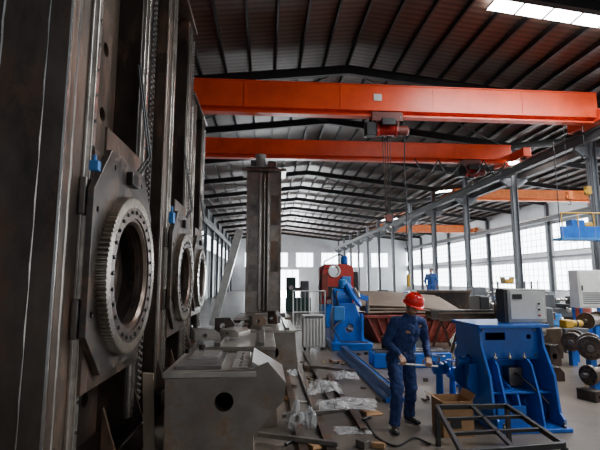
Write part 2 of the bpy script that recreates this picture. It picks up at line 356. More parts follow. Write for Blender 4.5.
# ---------------------------------------------------------------- ring gear columns
RZC=PX(125,274,-1.3).z
def machine(Yc,H,label,first,dx,rs=1.0):
    XF=-1.55+dx
    t=thing('steel_machine_column',label,'machine column',(-2.3+dx,Yc,0),'ring gear machine columns')
    XB=-3.3+dx
    MB().box(XB,XF,Yc-1.08,Yc-.6,.3,H).build('pillar',steel2,t,bev=.012)
    MB().box(XB,XF,Yc+.6,Yc+1.08,.3,H).build('pillar',steel,t,bev=.012)
    MB().box(XB,-2.6+dx,Yc-.6,Yc+.6,.3,H).build('back_box',steel,t,bev=.012)
    yf=Yc-1.08
    MB().box(-2.5+dx,-2.44+dx,yf-.05,yf,.3,H).build('lap_plate',steel2,t,bev=.006)
    MB().box(XB,-2.62+dx,yf-.03,yf,.3,H).build('lap_plate',steel,t,bev=.006)
    MB().box(XF-.16,XF,yf-.025,yf,.3,H).build('lap_plate',steel2,t,bev=.006)
    for xx in (XF-.17,-2.56+dx,-2.05+dx):
        MB().path([(xx+.004*math.sin(i*2.1),yf-.004,.3+i*.15) for i in range(int((H-.3)/.15))],.012,6).build('weld_seam',bright,t)
    MB().path([(XF+.002,yf+.1+.004*math.sin(i*2.1),.3+i*.15) for i in range(int((H-.3)/.15))],.010,6).build('weld_seam',bright,t)
    MB().box(XF-.012,XF+.004,yf-.029,yf-.013,.3,H).build('ground_edge',bright,t,smooth=False)
    holes=[]; z=.7
    while z<H-.5:
        for a in(-.27,.27): holes.append(circ(a,z,.075,14))
        if z>2.9: holes.append(rect(-.07,.07,z+.15,z+.5))
        z+=.72
    MB().plate(rect(-.6,.6,.3,H),holes,(-1.86+dx,Yc,0),(0,1,0),(0,0,1),(.04,0,0)).build('web_panel',steel2,t,smooth=False)
    for s in(-1,1):
        yr=Yc+s*.72
        gr=MB().box(XF,XF+.025,yr-.07,yr+.07,.4,H-.1).box(XF+.02,XF+.055,yr-.035,yr+.035,.4,H-.1).build('guide_rail',bright,t,bev=.005)
        bz=MB().tube((XF+.055,yr,.5),(XF+.062,yr,.5),.014,n=8).build('bolt',blackp,gr)
        repeat(bz,[(0,0,.22*k) for k in range(1,int((H-.8)/.22))])
    teeth=[(0,.4)]; z=.5
    while z<H-.2: teeth+=[(.03,z),(.055,z+.015),(.055,z+.035),(.03,z+.05)]; z+=.07
    teeth+=[(0,H-.2)]
    MB().plate(teeth,[],(XF,Yc+.94,0),(1,0,0),(0,0,1),(0,.07,0)).build('gear_rack',steel3,t,smooth=False)
    stp=[(-.74,-.92),(.74,-.92),(.74,1.0),(.5,1.0),(.5,1.26),(-.5,1.26),(-.5,1.0),(-.74,1.0)]
    MB().plate(stp,[circ(0,0,.47,40)],(XF+.058,Yc,RZC),(0,1,0),(0,0,1),(.02,0,0)).build('mounting_plate',steel2,t,smooth=False)
    a=.84;bt=1.06;bb=.82;c=.34
    octo=[(-a,-bb+c),(-a+c,-bb),(a-c,-bb),(a,-bb+c),(a,bt-c*1.2),(a-c,bt),(-a+c,bt),(-a,bt-c*1.2)]
    hl=[circ(0,0,.47,40)]+[circ(sx*.75,sz,.026,10) for sx in(-1,1) for sz in(-.32,.5)]+[circ(sx*.4,.93,.026,10) for sx in(-1,1)]
    MB().plate(octo,hl,(XF+.08,Yc,RZC),(0,1,0),(0,0,1),(.05,0,0)).build('saddle_plate',padm,t,smooth=False,bev=.004)
    for sy in(-1,1):
        for sz in(-.35,.6): MB().box(XF,XF+.055,Yc+sy*.72-.09,Yc+sy*.72+.09,RZC+sz-.15,RZC+sz+.15).build('guide_carriage',steel3,t,bev=.01)
    MB().lathe([(.50,0),(.50,.44),(.46,.44),(.46,0)],(-1.9+dx,Yc,RZC),(1,0,0),n=48,closed=True).build('bearing_housing',steel,t)
    N=104; outer=[]; X0=XF+.13
    for i in range(N):
        for k,rr in ((0,.715*rs),(.28,.74*rs),(.55,.74*rs),(.83,.715*rs)):
            an=2*math.pi*(i+k)/N; outer.append((rr*math.cos(an),rr*math.sin(an)))
    g=MB().plate(outer,[circ(0,0,.64*rs,60)],(X0,Yc,RZC),(0,1,0),(0,0,1),(.085,0,0)).build('ring_gear',gearm,t,smooth=False)
    MB().lathe([(.64*rs,0),(.64*rs,.080),(.53,.080),(.53,.066),(.50,.066),(.47,.04),(.47,0)],(X0,Yc,RZC),(1,0,0),n=64,closed=True).build('ring_face',ringm,g)
    proto=None; p0=None
    for i in range(28):
        an=2*math.pi*i/28; py,pz=Yc+.585*math.cos(an),RZC+.585*math.sin(an)
        if proto is None:
            proto=MB().lathe([(.018,0),(.018,.014),(.012,.018)],(X0+.079,py,pz),(1,0,0),n=10).build('bolt',blackp,g); p0=V((0,py,pz))
        else:
            o=proto.copy(); C.objects.link(o); o.parent=g; o.location=V((0,py,pz))-p0
    MB().lathe([(.45,0),(.45,.03),(.30,.03),(.28,.0)],(-1.62+dx,Yc,RZC),(1,0,0),n=40).build('inner_hub',ringm,t)
    MB().box(-3.5+dx,-1.42+dx,Yc-1.2,Yc+1.2,0,.3).build('base_plinth',steel,t,bev=.02)
    MB().box(-3.4+dx,XF+.08,Yc-1.12,Yc+1.12,H,H+.06).build('top_plate',steel2,t,bev=.01)
    for s in(-1,0,1):
        MB().plate([(0,0),(.13,0),(.0,.4)],[],(XF,Yc+s*.9-.02,.3),(1,0,0),(0,0,1),(0,.04,0)).build('gusset',steel2,t,smooth=False)
    MB().box(XF+.13,XF+.19,Yc-.1,Yc+.1,RZC+.84,RZC+.97).build('stop_block',steel,t,bev=.01)
    for k in(0,1):
        MB().path([(XF+.10,Yc+.4-.1*k,RZC+1.05),(XF+.20,Yc+.46-.1*k,RZC+1.25),(XF+.15,Yc+.45-.1*k,RZC+1.6),(XF+.03,Yc+.5-.1*k,RZC+2.3)],.012,6).build('hose',blackp,t)
    return t
m1=machine(4.22,7.3,'tall dark steel column nearest the camera with large toothed ring gear',True,.10,.985)
m2=machine(7.55,7.0,'second tall rusty steel column with ring gear, behind the nearest one',False,0)
m3=machine(11.4,6.4,'third steel column with ring gear, farthest of the row on the left',False,-.28)
for (px,py,X_,lab) in ((97,166,-1.29,'small blue junction box on the nearest column saddle'),(173,218,-1.36,'small blue junction box beside the second column ring gear')):
    q=PX(px,py,X_); k=.04 if px<100 else .08
    o=MB().box(q.x-.05,q.x+.02,q.y-k*.8,q.y+k*.8,q.z-k,q.z+k)
    o.tube((q.x-.02,q.y,q.z+k),(q.x-.02,q.y,q.z+k*2.2),.015)
    tag(o.build('junction_box',lblue,bev=.008),lab,'electrical box','blue boxes on the columns')

# ---------------------------------------------------------------- far tall column
Yf=18.4
xa=PY(245,300,Yf).x; xb=PY(281,300,Yf).x; Hf=PY(262,172,Yf).z
t=thing('machine_tower','tall free-standing steel tower with a motor on top beside a leaning beam','machine column',((xa+xb)/2,Yf+.5,0))
w=xb-xa; D=1.05
MB().box(xa,xa+w*.44,Yf,Yf+D,.5,Hf).build('tower_pillar',towerm,t,bev=.02)
MB().box(xa+w*.60,xb,Yf,Yf+D,.5,Hf).build('tower_pillar',towerm,t,bev=.02)
MB().box(xa+w*.44,xa+w*.60,Yf+.2,Yf+D-.1,.5,Hf).build('tower_web',steel2,t)
for fx in(.38,.62): MB().box(xa+w*fx-.03,xa+w*fx+.05,Yf-.06,Yf,.6,Hf-.1).build('guide_rail',bright,t,bev=.01)
for fx in(0,.95): MB().box(xa+w*fx,xa+w*fx+.07,Yf-.04,Yf,.55,Hf-.05).build('edge_plate',towerm,t,bev=.008)
MB().tube((xa+w*.52,Yf+.12,.6),(xa+w*.52,Yf+.12,Hf-.05),.045).build('lead_screw',bright,t)
for z in (1.4,3.0,4.6): MB().box(xa+.12,xa+w*.33,Yf-.015,Yf,z,z+1.1).build('cover_plate',steel3,t,bev=.006)
for z in (2.2,4.2): MB().box(xb-w*.3,xb-.12,Yf-.015,Yf,z,z+1.3).build('cover_plate',steel2,t,bev=.006)
MB().box(xa-.2,xb+.2,Yf-.2,Yf+D+.1,Hf,Hf+.12).build('top_plate',steel3,t,bev=.01)
MB().box(xa-.35,xb+.4,Yf-.4,Yf+D+.3,0,.32).build('base_plinth',steel2,t,bev=.02)
MB().box(xa-.18,xb+.18,Yf-.2,Yf+D+.12,.32,.5).build('foot_flange',steel3,t,bev=.02)
cx=xa+w*.38
mo=MB().lathe([(.22,0),(.28,.03),(.28,.1),(.2,.12)]+[(r,.14+.04*k) for k in range(9) for r in (.23,.2)]+[(.24,.52),(.24,.62),(.12,.66)],(cx,Yf+.3,Hf+.22)).build('motor',beige,t)
MB().box(cx-.42,cx-.2,Yf+.2,Yf+.4,Hf+.3,Hf+.58).build('terminal_box',greyp,mo,bev=.01)
MB().box(cx-.6,cx+.8,Yf+.0,Yf+.8,Hf+.12,Hf+.22).build('motor_mount',steel,t,bev=.01)
MB().box(cx+.34,cx+.7,Yf+.05,Yf+.6,Hf+.22,Hf+.52).build('gear_case',steel3,t,bev=.02)
b0=PZ(222,320); b0=V((b0.x-.05,17.6,0)); b1=PY(240,231,18.2); b1.x=min(b1.x,xa-.2)
d=(b1-b0); ln=d.length; dn=d.normalized(); U=V((0,1,0)); W=dn.cross(U).normalized()
tag(MB().plate([(-.16,-.15),(.16,-.15),(.16,-.11),(-.12,-.11),(-.12,.15),(-.16,.15)],[],b0+V((0,0,.07)),U,W,dn*ln).build('angle_beam',galv,smooth=False),'long pale angle beam leaning against the free-standing steel tower','beam')

# ---------------------------------------------------------------- foreground bed casting
Yb=4.25
def q(px,py,Y=Yb):
    p=PY(px,py,Y); return (p.x,max(p.z,0.0))
base=thing('bed_casting','large welded steel bed section with round hole, nearest the camera','machine bed',(q(215,400)[0],Yb+.5,0),'steel bed sections on the floor')
out=[q(165,374),q(252,369),q(268,362),q(286,383),q(284,400),q(252,437),(q(250,450)[0],0),(q(165,450)[0],0)]
hc=q(224,402)
MB().plate(out,[circ(hc[0],hc[1],.088,32)],(0,Yb,0),(1,0,0),(0,0,1),(0,.03,0)).build('front_plate',bedm,base,smooth=False)
MB().lathe([(.088,0),(.10,0),(.10,.09),(.088,.09)],(hc[0],Yb+.01,hc[1]),(0,1,0),n=32,closed=True).build('hole_sleeve',steel2,base)
x0=q(165,374)[0]; zt=q(165,374)[1]; x1=q(252,369)[0]; xe,ze=q(286,383)
MB().box(x0,x0+.04,Yb+.03,Yb+1.05,0,zt-.02).build('side_plate',bedm,base,smooth=False)
MB().box(x1-.02,x1+.02,Yb+.03,Yb+1.05,0,zt-.03).build('side_plate',bedm,base,smooth=False)
MB().box(x0+.04,x1-.02,Yb+1.0,Yb+1.05,0,zt-.03).build('rear_plate',bedm,base,smooth=False)
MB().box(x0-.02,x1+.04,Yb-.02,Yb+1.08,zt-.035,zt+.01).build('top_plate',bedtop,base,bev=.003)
MB().box(x0+.06,x1-.30,Yb+.12,Yb+.95,zt+.01,zt+.045).build('machined_pad',steel3,base,bev=.003)
MB().box(x1-.2,x1-.04,Yb+.06,Yb+1.0,zt+.01,zt+.04).build('machined_pad',bright,base,bev=.003)
MB().box(x0+.14,x0+.44,Yb+.45,Yb+.9,zt+.045,zt+.075).build('loose_cover',bright,base,bev=.003)
for i in range(5): MB().tube((x1-.12,Yb+.15+.18*i,zt+.04),(x1-.12,Yb+.15+.18*i,zt+.046),.015,n=10).build('bolt_hole',blackp,base)
MB().path([(x0+i*(x1-x0)/24,Yb-.002,zt-.04+.002*math.sin(i*2)) for i in range(25)],.008,6).build('weld_seam',bright,base)
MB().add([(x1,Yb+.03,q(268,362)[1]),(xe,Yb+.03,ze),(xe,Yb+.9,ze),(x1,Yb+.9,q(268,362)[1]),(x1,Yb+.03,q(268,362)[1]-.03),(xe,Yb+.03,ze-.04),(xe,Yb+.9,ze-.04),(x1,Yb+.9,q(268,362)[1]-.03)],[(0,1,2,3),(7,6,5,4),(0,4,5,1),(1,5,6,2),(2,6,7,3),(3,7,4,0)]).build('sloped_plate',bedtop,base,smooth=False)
MB().plate([(x1+.02,.0),(x1+.03,.5),(xe-.02,ze-.06),(x1+.02,ze)],[],(0,Yb+.85,0),(1,0,0),(0,0,1),(0,.03,0)).build('rear_gusset',bedm,base,smooth=False)
MB().plate([(x1+.02,.2),(xe-.06,ze-.08),(x1+.02,ze)],[],(0,Yb+.42,0),(1,0,0),(0,0,1),(0,.03,0)).build('middle_gusset',bedm,base,smooth=False)
MB().tube((x0+.2,Yb+1.0,zt+.01),(x0+.2,Yb+1.0,zt+.12),.035).build('stud',steel,base)
def bed(x0,x1,y0,y1,h,label,mt=steel2,rail=True):
    t=thing('bed_casting',label,'machine bed',((x0+x1)/2,(y0+y1)/2,0),'steel bed sections on the floor')
    w=x1-x0
    MB().plate([(x0,0),(x1,0),(x1-.06,h),(x0+.06,h)],[circ((x0+x1)/2,h*.5,min(.12,h*.22),20)],(0,y0,0),(1,0,0),(0,0,1),(0,.04,0)).build('end_plate',mt,t,smooth=False)
    MB().plate([(x0,0),(x1,0),(x1-.06,h),(x0+.06,h)],[],(0,y1-.04,0),(1,0,0),(0,0,1),(0,.04,0)).build('end_plate',mt,t,smooth=False)
    MB().box(x0+.08,x0+.12,y0+.04,y1-.04,0,h).build('side_plate',mt,t,smooth=False)
    MB().box(x1-.12,x1-.08,y0+.04,y1-.04,0,h).build('side_plate',mt,t,smooth=False)
    MB().box(x0+.03,x1-.03,y0-.02,y1+.02,h,h+.05).build('top_plate',bedtop if mt is bedm else mt,t,bev=.005)
    n=max(2,int((y1-y0)/.6))
    for i in range(1,n):
        y=y0+(y1-y0)*i/n
        MB().box(x1-.08,x1-.02,y-.02,y+.02,0,h).build('rib',mt,t,smooth=False)
    if rail:
        for fx in(.2,.75): MB().box(x0+w*fx,x0+w*fx+.08,y0,y1,h+.05,h+.1).build('way',steel3,t,bev=.005)
    return t
def bedpx(pxa,pxb,pyt,y0,y1,label,mt=steel2,rail=True):
    a=PY(pxa,pyt,y0);b=PY(pxb,pyt,y0); return bed(a.x,b.x,y0,y1,a.z,label,mt,rail)
bedpx(198,278,351,5.75,7.2,'pale-topped steel bed section directly behind the nearest bed section',bedm)
bedpx(204,246,336,8.3,10.2,'low dark steel bed section beside the second ring gear column',steel2)
bedpx(248,298,333,9.0,11.3,'steel bed section in front of the white finned heater',bedm)
bedpx(232,284,322,12.2,14.5,'low steel bed section at the foot of the free-standing tower',steel2,False)
za_=PY(198,351,5.75).z+.1
def blk(x,y,z,sx,sy,sz,rz,label,mt,name='steel_block',hole=True):
    M_=Matrix.Translation((x,y,z))@Matrix.Rotation(rz,4,'Z')
    a=MB(); a.plate([(-sx/2,0),(sx/2,0),(sx/2,sz*.6),(sx*.28,sz),(-sx/2,sz)],[circ(-sx*.1,sz*.45,min(sx,sz)*.2,14)] if hole else [],(0,-sy/2,0),(1,0,0),(0,0,1),(0,sy,0))
    b=MB(); b.add(a.v,a.f,M_); return tag(b.build(name,mt,smooth=False,bev=.006),label,'steel part','loose steel parts')
blk(-.80,6.1,za_,.34,.3,.14,.3,'small clipped steel block on the pale-topped bed section, left one',steel3)
blk(-.42,6.5,za_,.3,.4,.10,-.4,'small flat steel block on the pale-topped bed section, right one',bedtop)
blk(-.62,6.95,za_,.3,.2,.22,.1,'upright dark steel block at the back of the pale-topped bed section',steel)
zb2=PY(248,333,9.0).z+.1
blk(-.15,9.6,zb2,.3,.4,.2,.2,'holed steel block on the bed section in front of the heater',steel2)
blk(.22,9.9,zb2,.22,.3,.28,-.3,'upright steel block on the bed section in front of the heater',steel)
blk(.02,10.7,zb2,.5,.3,.16,.0,'low wide steel block at the far end of the heater-side bed section',bedtop)
o=MB(); a=V((-1.17,4.62,0)); o.add([a,a+V((.12,-.04,0)),a+V((-.02,.3,.85)),a+V((-.14,.33,.85)),a+V((0,.03,0)),a+V((.12,-.01,0)),a+V((-.02,.33,.85)),a+V((-.14,.36,.85))],[(0,1,2,3),(7,6,5,4),(0,4,5,1),(1,5,6,2),(2,6,7,3),(3,7,4,0)])
tag(o.build('plank',wood,smooth=False),'short pale wooden plank leaning beside the nearest bed section','plank')

# ---------------------------------------------------------------- floor rails
def frail(xa,xb,y0,y1,m_,label,h=.07):
    ob=MB().plate(isec(xb-xa,h,.018),[],((xa+xb)/2,y0,h/2),(1,0,0),(0,0,1),(0,y1-y0,0)).build('floor_rail',m_,smooth=False); return tag(ob,label,'rail','steel rails along the floor')
frail(.38,.48,4.4,12.4,steel2,'dark floor rail closest to the nearest bed section')
frail(.68,.78,4.6,11.4,steel2,'dark floor rail running under the crumpled plastic film')
frail(.98,1.06,6.4,11.2,steel3,'narrow grey floor rail between the plastic film and the worker')
frail(1.18,1.26,5.4,8.4,steel2,'short floor rail just left of the long blue bed')
p2=PZ(386,392)
xk=p2.x-.02
t=thing('long_blue_bed','long low blue machine bed running along the floor from the positioner to the worker','machine bed',(xk,8.9,0))
MB().plate([(xk-.15,0),(xk+.15,0),(xk+.15,.05),(xk+.08,.08),(xk+.08,.18),(xk-.08,.18),(xk-.08,.08),(xk-.15,.05)],[],(0,6.7,0),(1,0,0),(0,0,1),(0,4.4,0)).build('bed_body',blue,t,smooth=False)
for s in(-1,1): MB().box(xk+s*.05-.015,xk+s*.05+.015,6.72,11.08,.18,.20).build('way',steel3,t,smooth=False)
for k,(pa,pb,lab,hh) in enumerate((((282,416),(345,410),'thin steel bar lying across the floor behind the tall plastic bag',.10),((258,434),(338,444),'thick square bar lying next to the nearest bed section',.10),((306,366),(356,371),'steel bar lying across the rails in front of the heater',.10))):
    a=PZ(*pa,hh);b=PZ(*pb,hh); tag(MB().bar(a,b,.05,.05).build('steel_bar',steel3,bev=.005),lab,'steel bar')
def film(px,py,sx,sy,h,label,seed,mt=plas,base=.0):
    p=PZ(px,py,base+.02); n=44; vs=[];fs=[]
    for j in range(n+1):
        for i in range(n+1):
            u=i/n*2-1;v=j/n*2-1
            an=math.atan2(v,u); rr=1+.35*noise.noise(V((math.cos(an)*1.4+seed,math.sin(an)*1.4,3)))
            k=max(0,1-(u*u+v*v)*.5)
            f1=noise.noise(V((u*1.7+seed,v*1.7,0))); f2=1-abs(noise.noise(V((u*2.6+seed*2,v*3.4,5))))*2.2
            z=(max(0,.5+f1)*.55+max(0,f2)*.35)*h*k
            w_=.06*noise.noise(V((u*3,v*3,seed)))
            vs.append((p.x+u*sx/2*rr+w_*sx,p.y+v*sy/2*rr+w_*sy,base+.012+z))
    for j in range(n):
        for i in range(n): a=j*(n+1)+i; fs.append((a,a+1,a+n+2,a+n+1))
    m=MB(); m.add(vs,fs); o=m.build('plastic_sheet',mt)
    at=o.data.attributes.get('sharp_edge')
    if at: o.data.attributes.remove(at)
    return tag(o,label,'plastic sheet','crumpled plastic film on the floor')
film(300,424,.38,.42,.40,'tall bunched clear plastic bag beside the nearest bed section',1.0)
film(345,405,.80,.55,.12,'wide crumpled plastic film lying over the floor rails',4.2,base=.07)
film(324,388,.50,.7,.18,'bunched plastic film heaped behind the wide piece',7.7,base=.07)
film(345,376,.42,.6,.12,'flat piece of plastic film farthest from the camera',11.3,base=.07)
film(352,430,.42,.3,.04,'flat scrap of clear film on the floor at the front',14.1)
film(292,374,.26,.4,.12,'plastic film tucked beside the pale-topped bed section',17.6)
for k,(px,py,sx,sy,rz,lab) in enumerate(((318,446,.3,.22,.5,'flat brown cardboard piece on the floor near the plastic bag'),(372,414,.26,.2,.2,'small cardboard scrap on the floor left of the worker'),(286,398,.2,.26,.9,'torn cardboard piece behind the plastic bag'),(379,446,.2,.14,1.2,'tiny cardboard scrap at the front of the floor'),(336,362,.26,.2,.3,'cardboard scrap farthest from the camera, near the blue positioner'))):
    p=PZ(px,py); M_=Matrix.Translation((p.x,p.y,0))@Matrix.Rotation(rz,4,'Z')
    o=MB(); o.box(-sx/2,sx/2,-sy/2,sy/2,.005,.015,M_); o.box(-sx/2,-sx/2+.01,-sy/2,sy/2,.005,.06,M_); tag(o.build('cardboard_piece',cardb,smooth=False),lab,'cardboard','cardboard scraps on the floor')
blk(1.12,5.0,0,.12,.14,.08,.6,'small steel block on the floor in front of the worker',steel3,hole=False)
blk(.88,9.2,0,.12,.35,.12,.0,'low steel block between the floor rails and the long blue bed',steel2)
blk(.18,8.2,0,.2,.3,.16,-.3,'steel block on the floor beside the heater-side bed section',steel3)
rnd=random.Random(3)
for k in range(80):
    px=rnd.uniform(285,428); py=rnd.uniform(350,448)
    if 382<px<430 and py>405: continue
    p=PZ(px,py)
    if p.x<.24: continue
    if any(a-.06<p.x<b+.06 for a,b in ((.38,.48),(.68,.78),(.98,1.06),(1.18,1.26))) or abs(p.x-xk)<.22: continue
    M_=Matrix.Translation((p.x,p.y,0))@Matrix.Rotation(rnd.uniform(0,3.1),4,'Z')
    L_=rnd.uniform(.06,.2); mt=rnd.choice((steel2,steel3,bright,wood,blackp,tanm))
    a=MB()
    if k%3==0: a.plate([(-L_/2,0),(L_/2,0),(L_/2,.02),(-L_/2+.02,.02),(-L_/2+.02,.06),(-L_/2,.06)],[],(0,-.04,0),(1,0,0),(0,0,1),(0,.09,0))
    elif k%3==1: a.plate([(-L_/2,-.04),(L_/2,-.05),(L_/2*.6,.05),(-L_/2,.03)],[circ(0,0,.015,10)],(0,0,.001),(1,0,0),(0,1,0),(0,0,.018))
    else: a.lathe([(.02,0),(.02,L_),(.014,L_),(.014,0)],(-L_/2,0,.021),(1,0,0),n=12,closed=True)
    o=MB(); o.add(a.v,a.f,M_); nm=('angle_offcut','plate_offcut','tube_offcut')[k%3]
    tag(o.build(nm,mt,smooth=False),('short bent angle offcut scattered on the floor among the rails','small flat plate offcut scattered on the floor among the rails','short tube offcut scattered on the floor among the rails')[k%3],'offcut',('angle offcuts on the floor','plate offcuts on the floor','tube offcuts on the floor')[k%3])
pts=[PZ(px,py,.015) for px,py in ((360,408),(366,420),(376,436),(396,446),(414,438),(430,444))]
fine=[]
for i in range(len(pts)-1):
    for k in range(6):
        u=k/6; a=pts[max(i-1,0)];b=pts[i];c=pts[i+1];d=pts[min(i+2,len(pts)-1)]
        fine.append(.5*((2*b)+(c-a)*u+(2*a-5*b+4*c-d)*u*u+(-a+3*b-3*c+d)*u**3))
tag(MB().path(fine+[pts[-1]],.012,6).build('power_cable',blackp),'black power cable winding across the cluttered floor in front of the worker','cable')

# ---------------------------------------------------------------- white finned heater + guard frame
Yh=11.6
a=PY(303,347,Yh);b=PY(325,315,Yh)
t=thing('finned_heater','white finned heater panel standing behind the steel bed section','heater',((a.x+b.x)/2,Yh+.15,0))
zb=.08; zt_=b.z
MB().box(a.x,b.x,Yh+.05,Yh+.3,zb,zt_).build('casing',white,t,bev=.015)
for i in range(7):
    x=a.x+.04+(b.x-a.x-.08)*i/6; MB().box(x-.018,x+.018,Yh-.01,Yh+.05,zb+.06,zt_-.1).build('fin',white,t,bev=.004)
MB().box(a.x+.05,b.x-.05,Yh+.0,Yh+.05,zt_-.08,zt_-.02).build('vent_strip',greyp,t,bev=.004)
for x in(a.x+.06,b.x-.06): MB().box(x-.03,x+.03,Yh+.08,Yh+.28,0,zb).build('foot',blackp,t)
xa_=PY(293,300,12.2).x; xb_=PY(325,300,12.2).x; zz=PY(300,291,12.2).z
t=thing('guard_cage','pale thin tube guard cage around the white finned heater','guard',((xa_+xb_)/2,12.2,0))
for x in(xa_,(xa_+xb_)/2,xb_): MB().tube((x,12.2,0),(x,12.2,zz),.022).build('post',white,t)
for z in(zz,zz*.62,zz*.3): MB().tube((xa_,12.2,z),(xb_,12.2,z),.018).build('cross_tube',white,t)
for i in range(1,8): 
    x=xa_+(xb_-xa_)*i/8; MB().tube((x,12.2,zz*.3),(x,12.2,zz),.008,n=6).build('cage_wire',white,t)

# ---------------------------------------------------------------- blue positioner (centre)
Yp=11.8
def X_(px,Y): return PY(px,300,Y).x
def Z_(py,Y,px=350): return PY(px,py,Y).z
t=thing('blue_positioner','blue welding positioner with tilting round table in front of the red machine','machine',(X_(350,Yp),Yp+.4,0))
xa,xb=X_(334,Yp),X_(364,Yp)
MB().box(xa-.1,xb+.15,Yp-.3,Yp+1.1,0,.2).build('base_frame',blue,t,bev=.02)
MB().plate([(xa,.2),(xb,.2),(xb-.08,.75),(xb-.25,Z_(303,Yp)),(xa+.1,Z_(303,Yp)),(xa,.8)],[circ((xa+xb)/2,.55,.12,20)],(0,Yp,0),(1,0,0),(0,0,1),(0,.8,0)).build('pedestal',blue,t,bev=.015)
hz=Z_(298,Yp); hx=X_(352,Yp)
MB().lathe([(.2,0),(.26,.04),(.26,.5),(.2,.54)],(hx-.5,Yp+.3,hz),(1,0,0)).build('headstock',blue,t)
tb=MB().lathe([(.16,0),(.38,.03),(.38,.1),(.16,.12)],(hx+.05,Yp+.3,hz+.05),(.8,-.3,.5),n=32).build('round_table',blue,t)
MB().lathe([(.05,.1),(.16,.12),(.16,.2),(.05,.22)],(hx+.05,Yp+.3,hz+.05),(.8,-.3,.5),n=20).build('chuck',bright,tb)
MB().box(xa-.05,xa+.25,Yp-.25,Yp+.05,Z_(320,Yp),Z_(306,Yp)).build('drive_box',lblue,t,bev=.02)
MB().path([(xa+.1,Yp-.1,Z_(306,Yp)),(xa+.05,Yp-.1,Z_(298,Yp)),(hx-.4,Yp+.1,Z_(292,Yp)),(hx,Yp+.25,hz+.2)],.03).build('hose',blackp,t)
MB().path([(xa+.15,Yp-.2,Z_(320,Yp)),(xa-.1,Yp-.35,.6),(xa+.1,Yp-.4,.25),(xb,Yp-.42,.24)],.022).build('hose',blackp,t)
MB().tube((xb-.1,Yp-.1,.2),(xb-.1,Yp-.1,.95),.05).build('prop',blue,t)
MB().bar((hx-.1,Yp+.5,hz+.2),(hx+.55,Yp+.5,hz-.05),.12,.14).build('swing_arm',blue,t,bev=.01)
MB().tube((hx+.55,Yp+.5,hz+.05),(hx+.55,Yp+.5,hz-.45),.05).build('torch_column',steel3,t)
MB().lathe([(.09,0),(.12,.02),(.12,.24),(.07,.28)],(xa+.3,Yp+.3,hz+.24)).build('drive_motor',lblue,t)
xr_=PY(448,352,9.4).x; xs_=xk+.3
t=thing('blue_cross_slide','low blue slide bed on the floor behind the worker','machine',((xs_+xr_)/2,9.4,0))
MB().box(xs_,xr_,9.2,9.7,0,.3).build('slide_bed',blue,t,bev=.02)
for yy in(9.28,9.55): MB().box(xs_+.05,xr_-.05,yy,yy+.07,.3,.35).build('way',steel3,t,bev=.005)
MB().box(xs_+.4,xs_+.9,9.15,9.75,.35,.53).build('saddle',blue,t,bev=.02)
# red machine
Yr=17.2
xa,xb=X_(320,Yr),X_(354,Yr); zt=Z_(264,Yr); cx=(xa+xb)/2
t=thing('red_boring_machine','red machine with round pale opening beyond the blue positioner','machine',(cx,Yr+.5,0))
zc=Z_(271,Yr)
MB().plate([(xa,.9),(xb,.9),(xb,zt-.15),(xb-.2,zt),(xa+.2,zt),(xa,zt-.15)],[circ(cx-.1,zc,.2,28)],(0,Yr,0),(1,0,0),(0,0,1),(0,.4,0)).build('head_frame',redm,t,bev=.02)
MB().lathe([(.2,0),(.25,0),(.25,.06),(.2,.06)],(cx-.1,Yr-.06,zc),(0,1,0),n=28,closed=True).build('face_ring',white,t)
MB().box(xa+.1,xb-.1,Yr-.1,Yr+1.2,0,.9).build('bed',blue,t,bev=.03)
MB().box(xa+.1,xb-.1,Yr-.12,Yr,1.15,1.6).build('front_cover',blackp,t,bev=.03)
MB().box(xb,xb+.2,Yr,Yr+.3,1.2,zt-.3).build('slide_column',blackp,t,bev=.03)
MB().box(xb-.5,xb-.15,Yr-.2,Yr,1.65,2.0).build('switch_box',lblue,t,bev=.02)
MB().box(xa+.05,xa+.3,Yr-.22,Yr,1.2,2.1).build('side_cover',dredm,t,bev=.02)
MB().lathe([(.12,0),(.15,.03),(.15,.3),(.08,.34)],(cx+.35,Yr+.2,zt),(0,0,1)).build('motor',blue,t)
MB().path([(cx+.35,Yr+.2,zt+.3),(cx+.1,Yr,zt+.4),(cx-.5,Yr-.05,zt+.1),(xa-.05,Yr-.1,1.6),(xa,Yr-.15,.9)],.03).build('cable',blackp,t)
for s in(-.35,.35): MB().tube((cx+s,Yr-.12,1.0),(cx+s,Yr-.2,1.0),.09).build('hand_wheel',bright,t)
Yg=26
xa,xb=X_(286,Yg),X_(311,Yg)
t=thing('green_lathe','dark green machine far behind the guard cage','machine',((xa+xb)/2,Yg,0))
MB().box(xa,xb,Yg,Yg+.8,0,.8).build('bed',greenm,t,bev=.04)
MB().box(xa+.05,xa+.6,Yg,Yg+.8,.8,Z_(277,Yg)).build('headstock',greenm,t,bev=.05)
MB().box(xb-.6,xb-.1,Yg+.1,Yg+.7,.8,Z_(281,Yg)).build('tailstock',greyp,t,bev=.05)
MB().tube((xa+.6,Yg+.4,1.3),(xb-.6,Yg+.4,1.3),.12).build('workpiece',steel3,t)
MB().tube((xa+.3,Yg-.06,1.4),(xa+.3,Yg,1.4),.14).build('hand_wheel',bright,t)

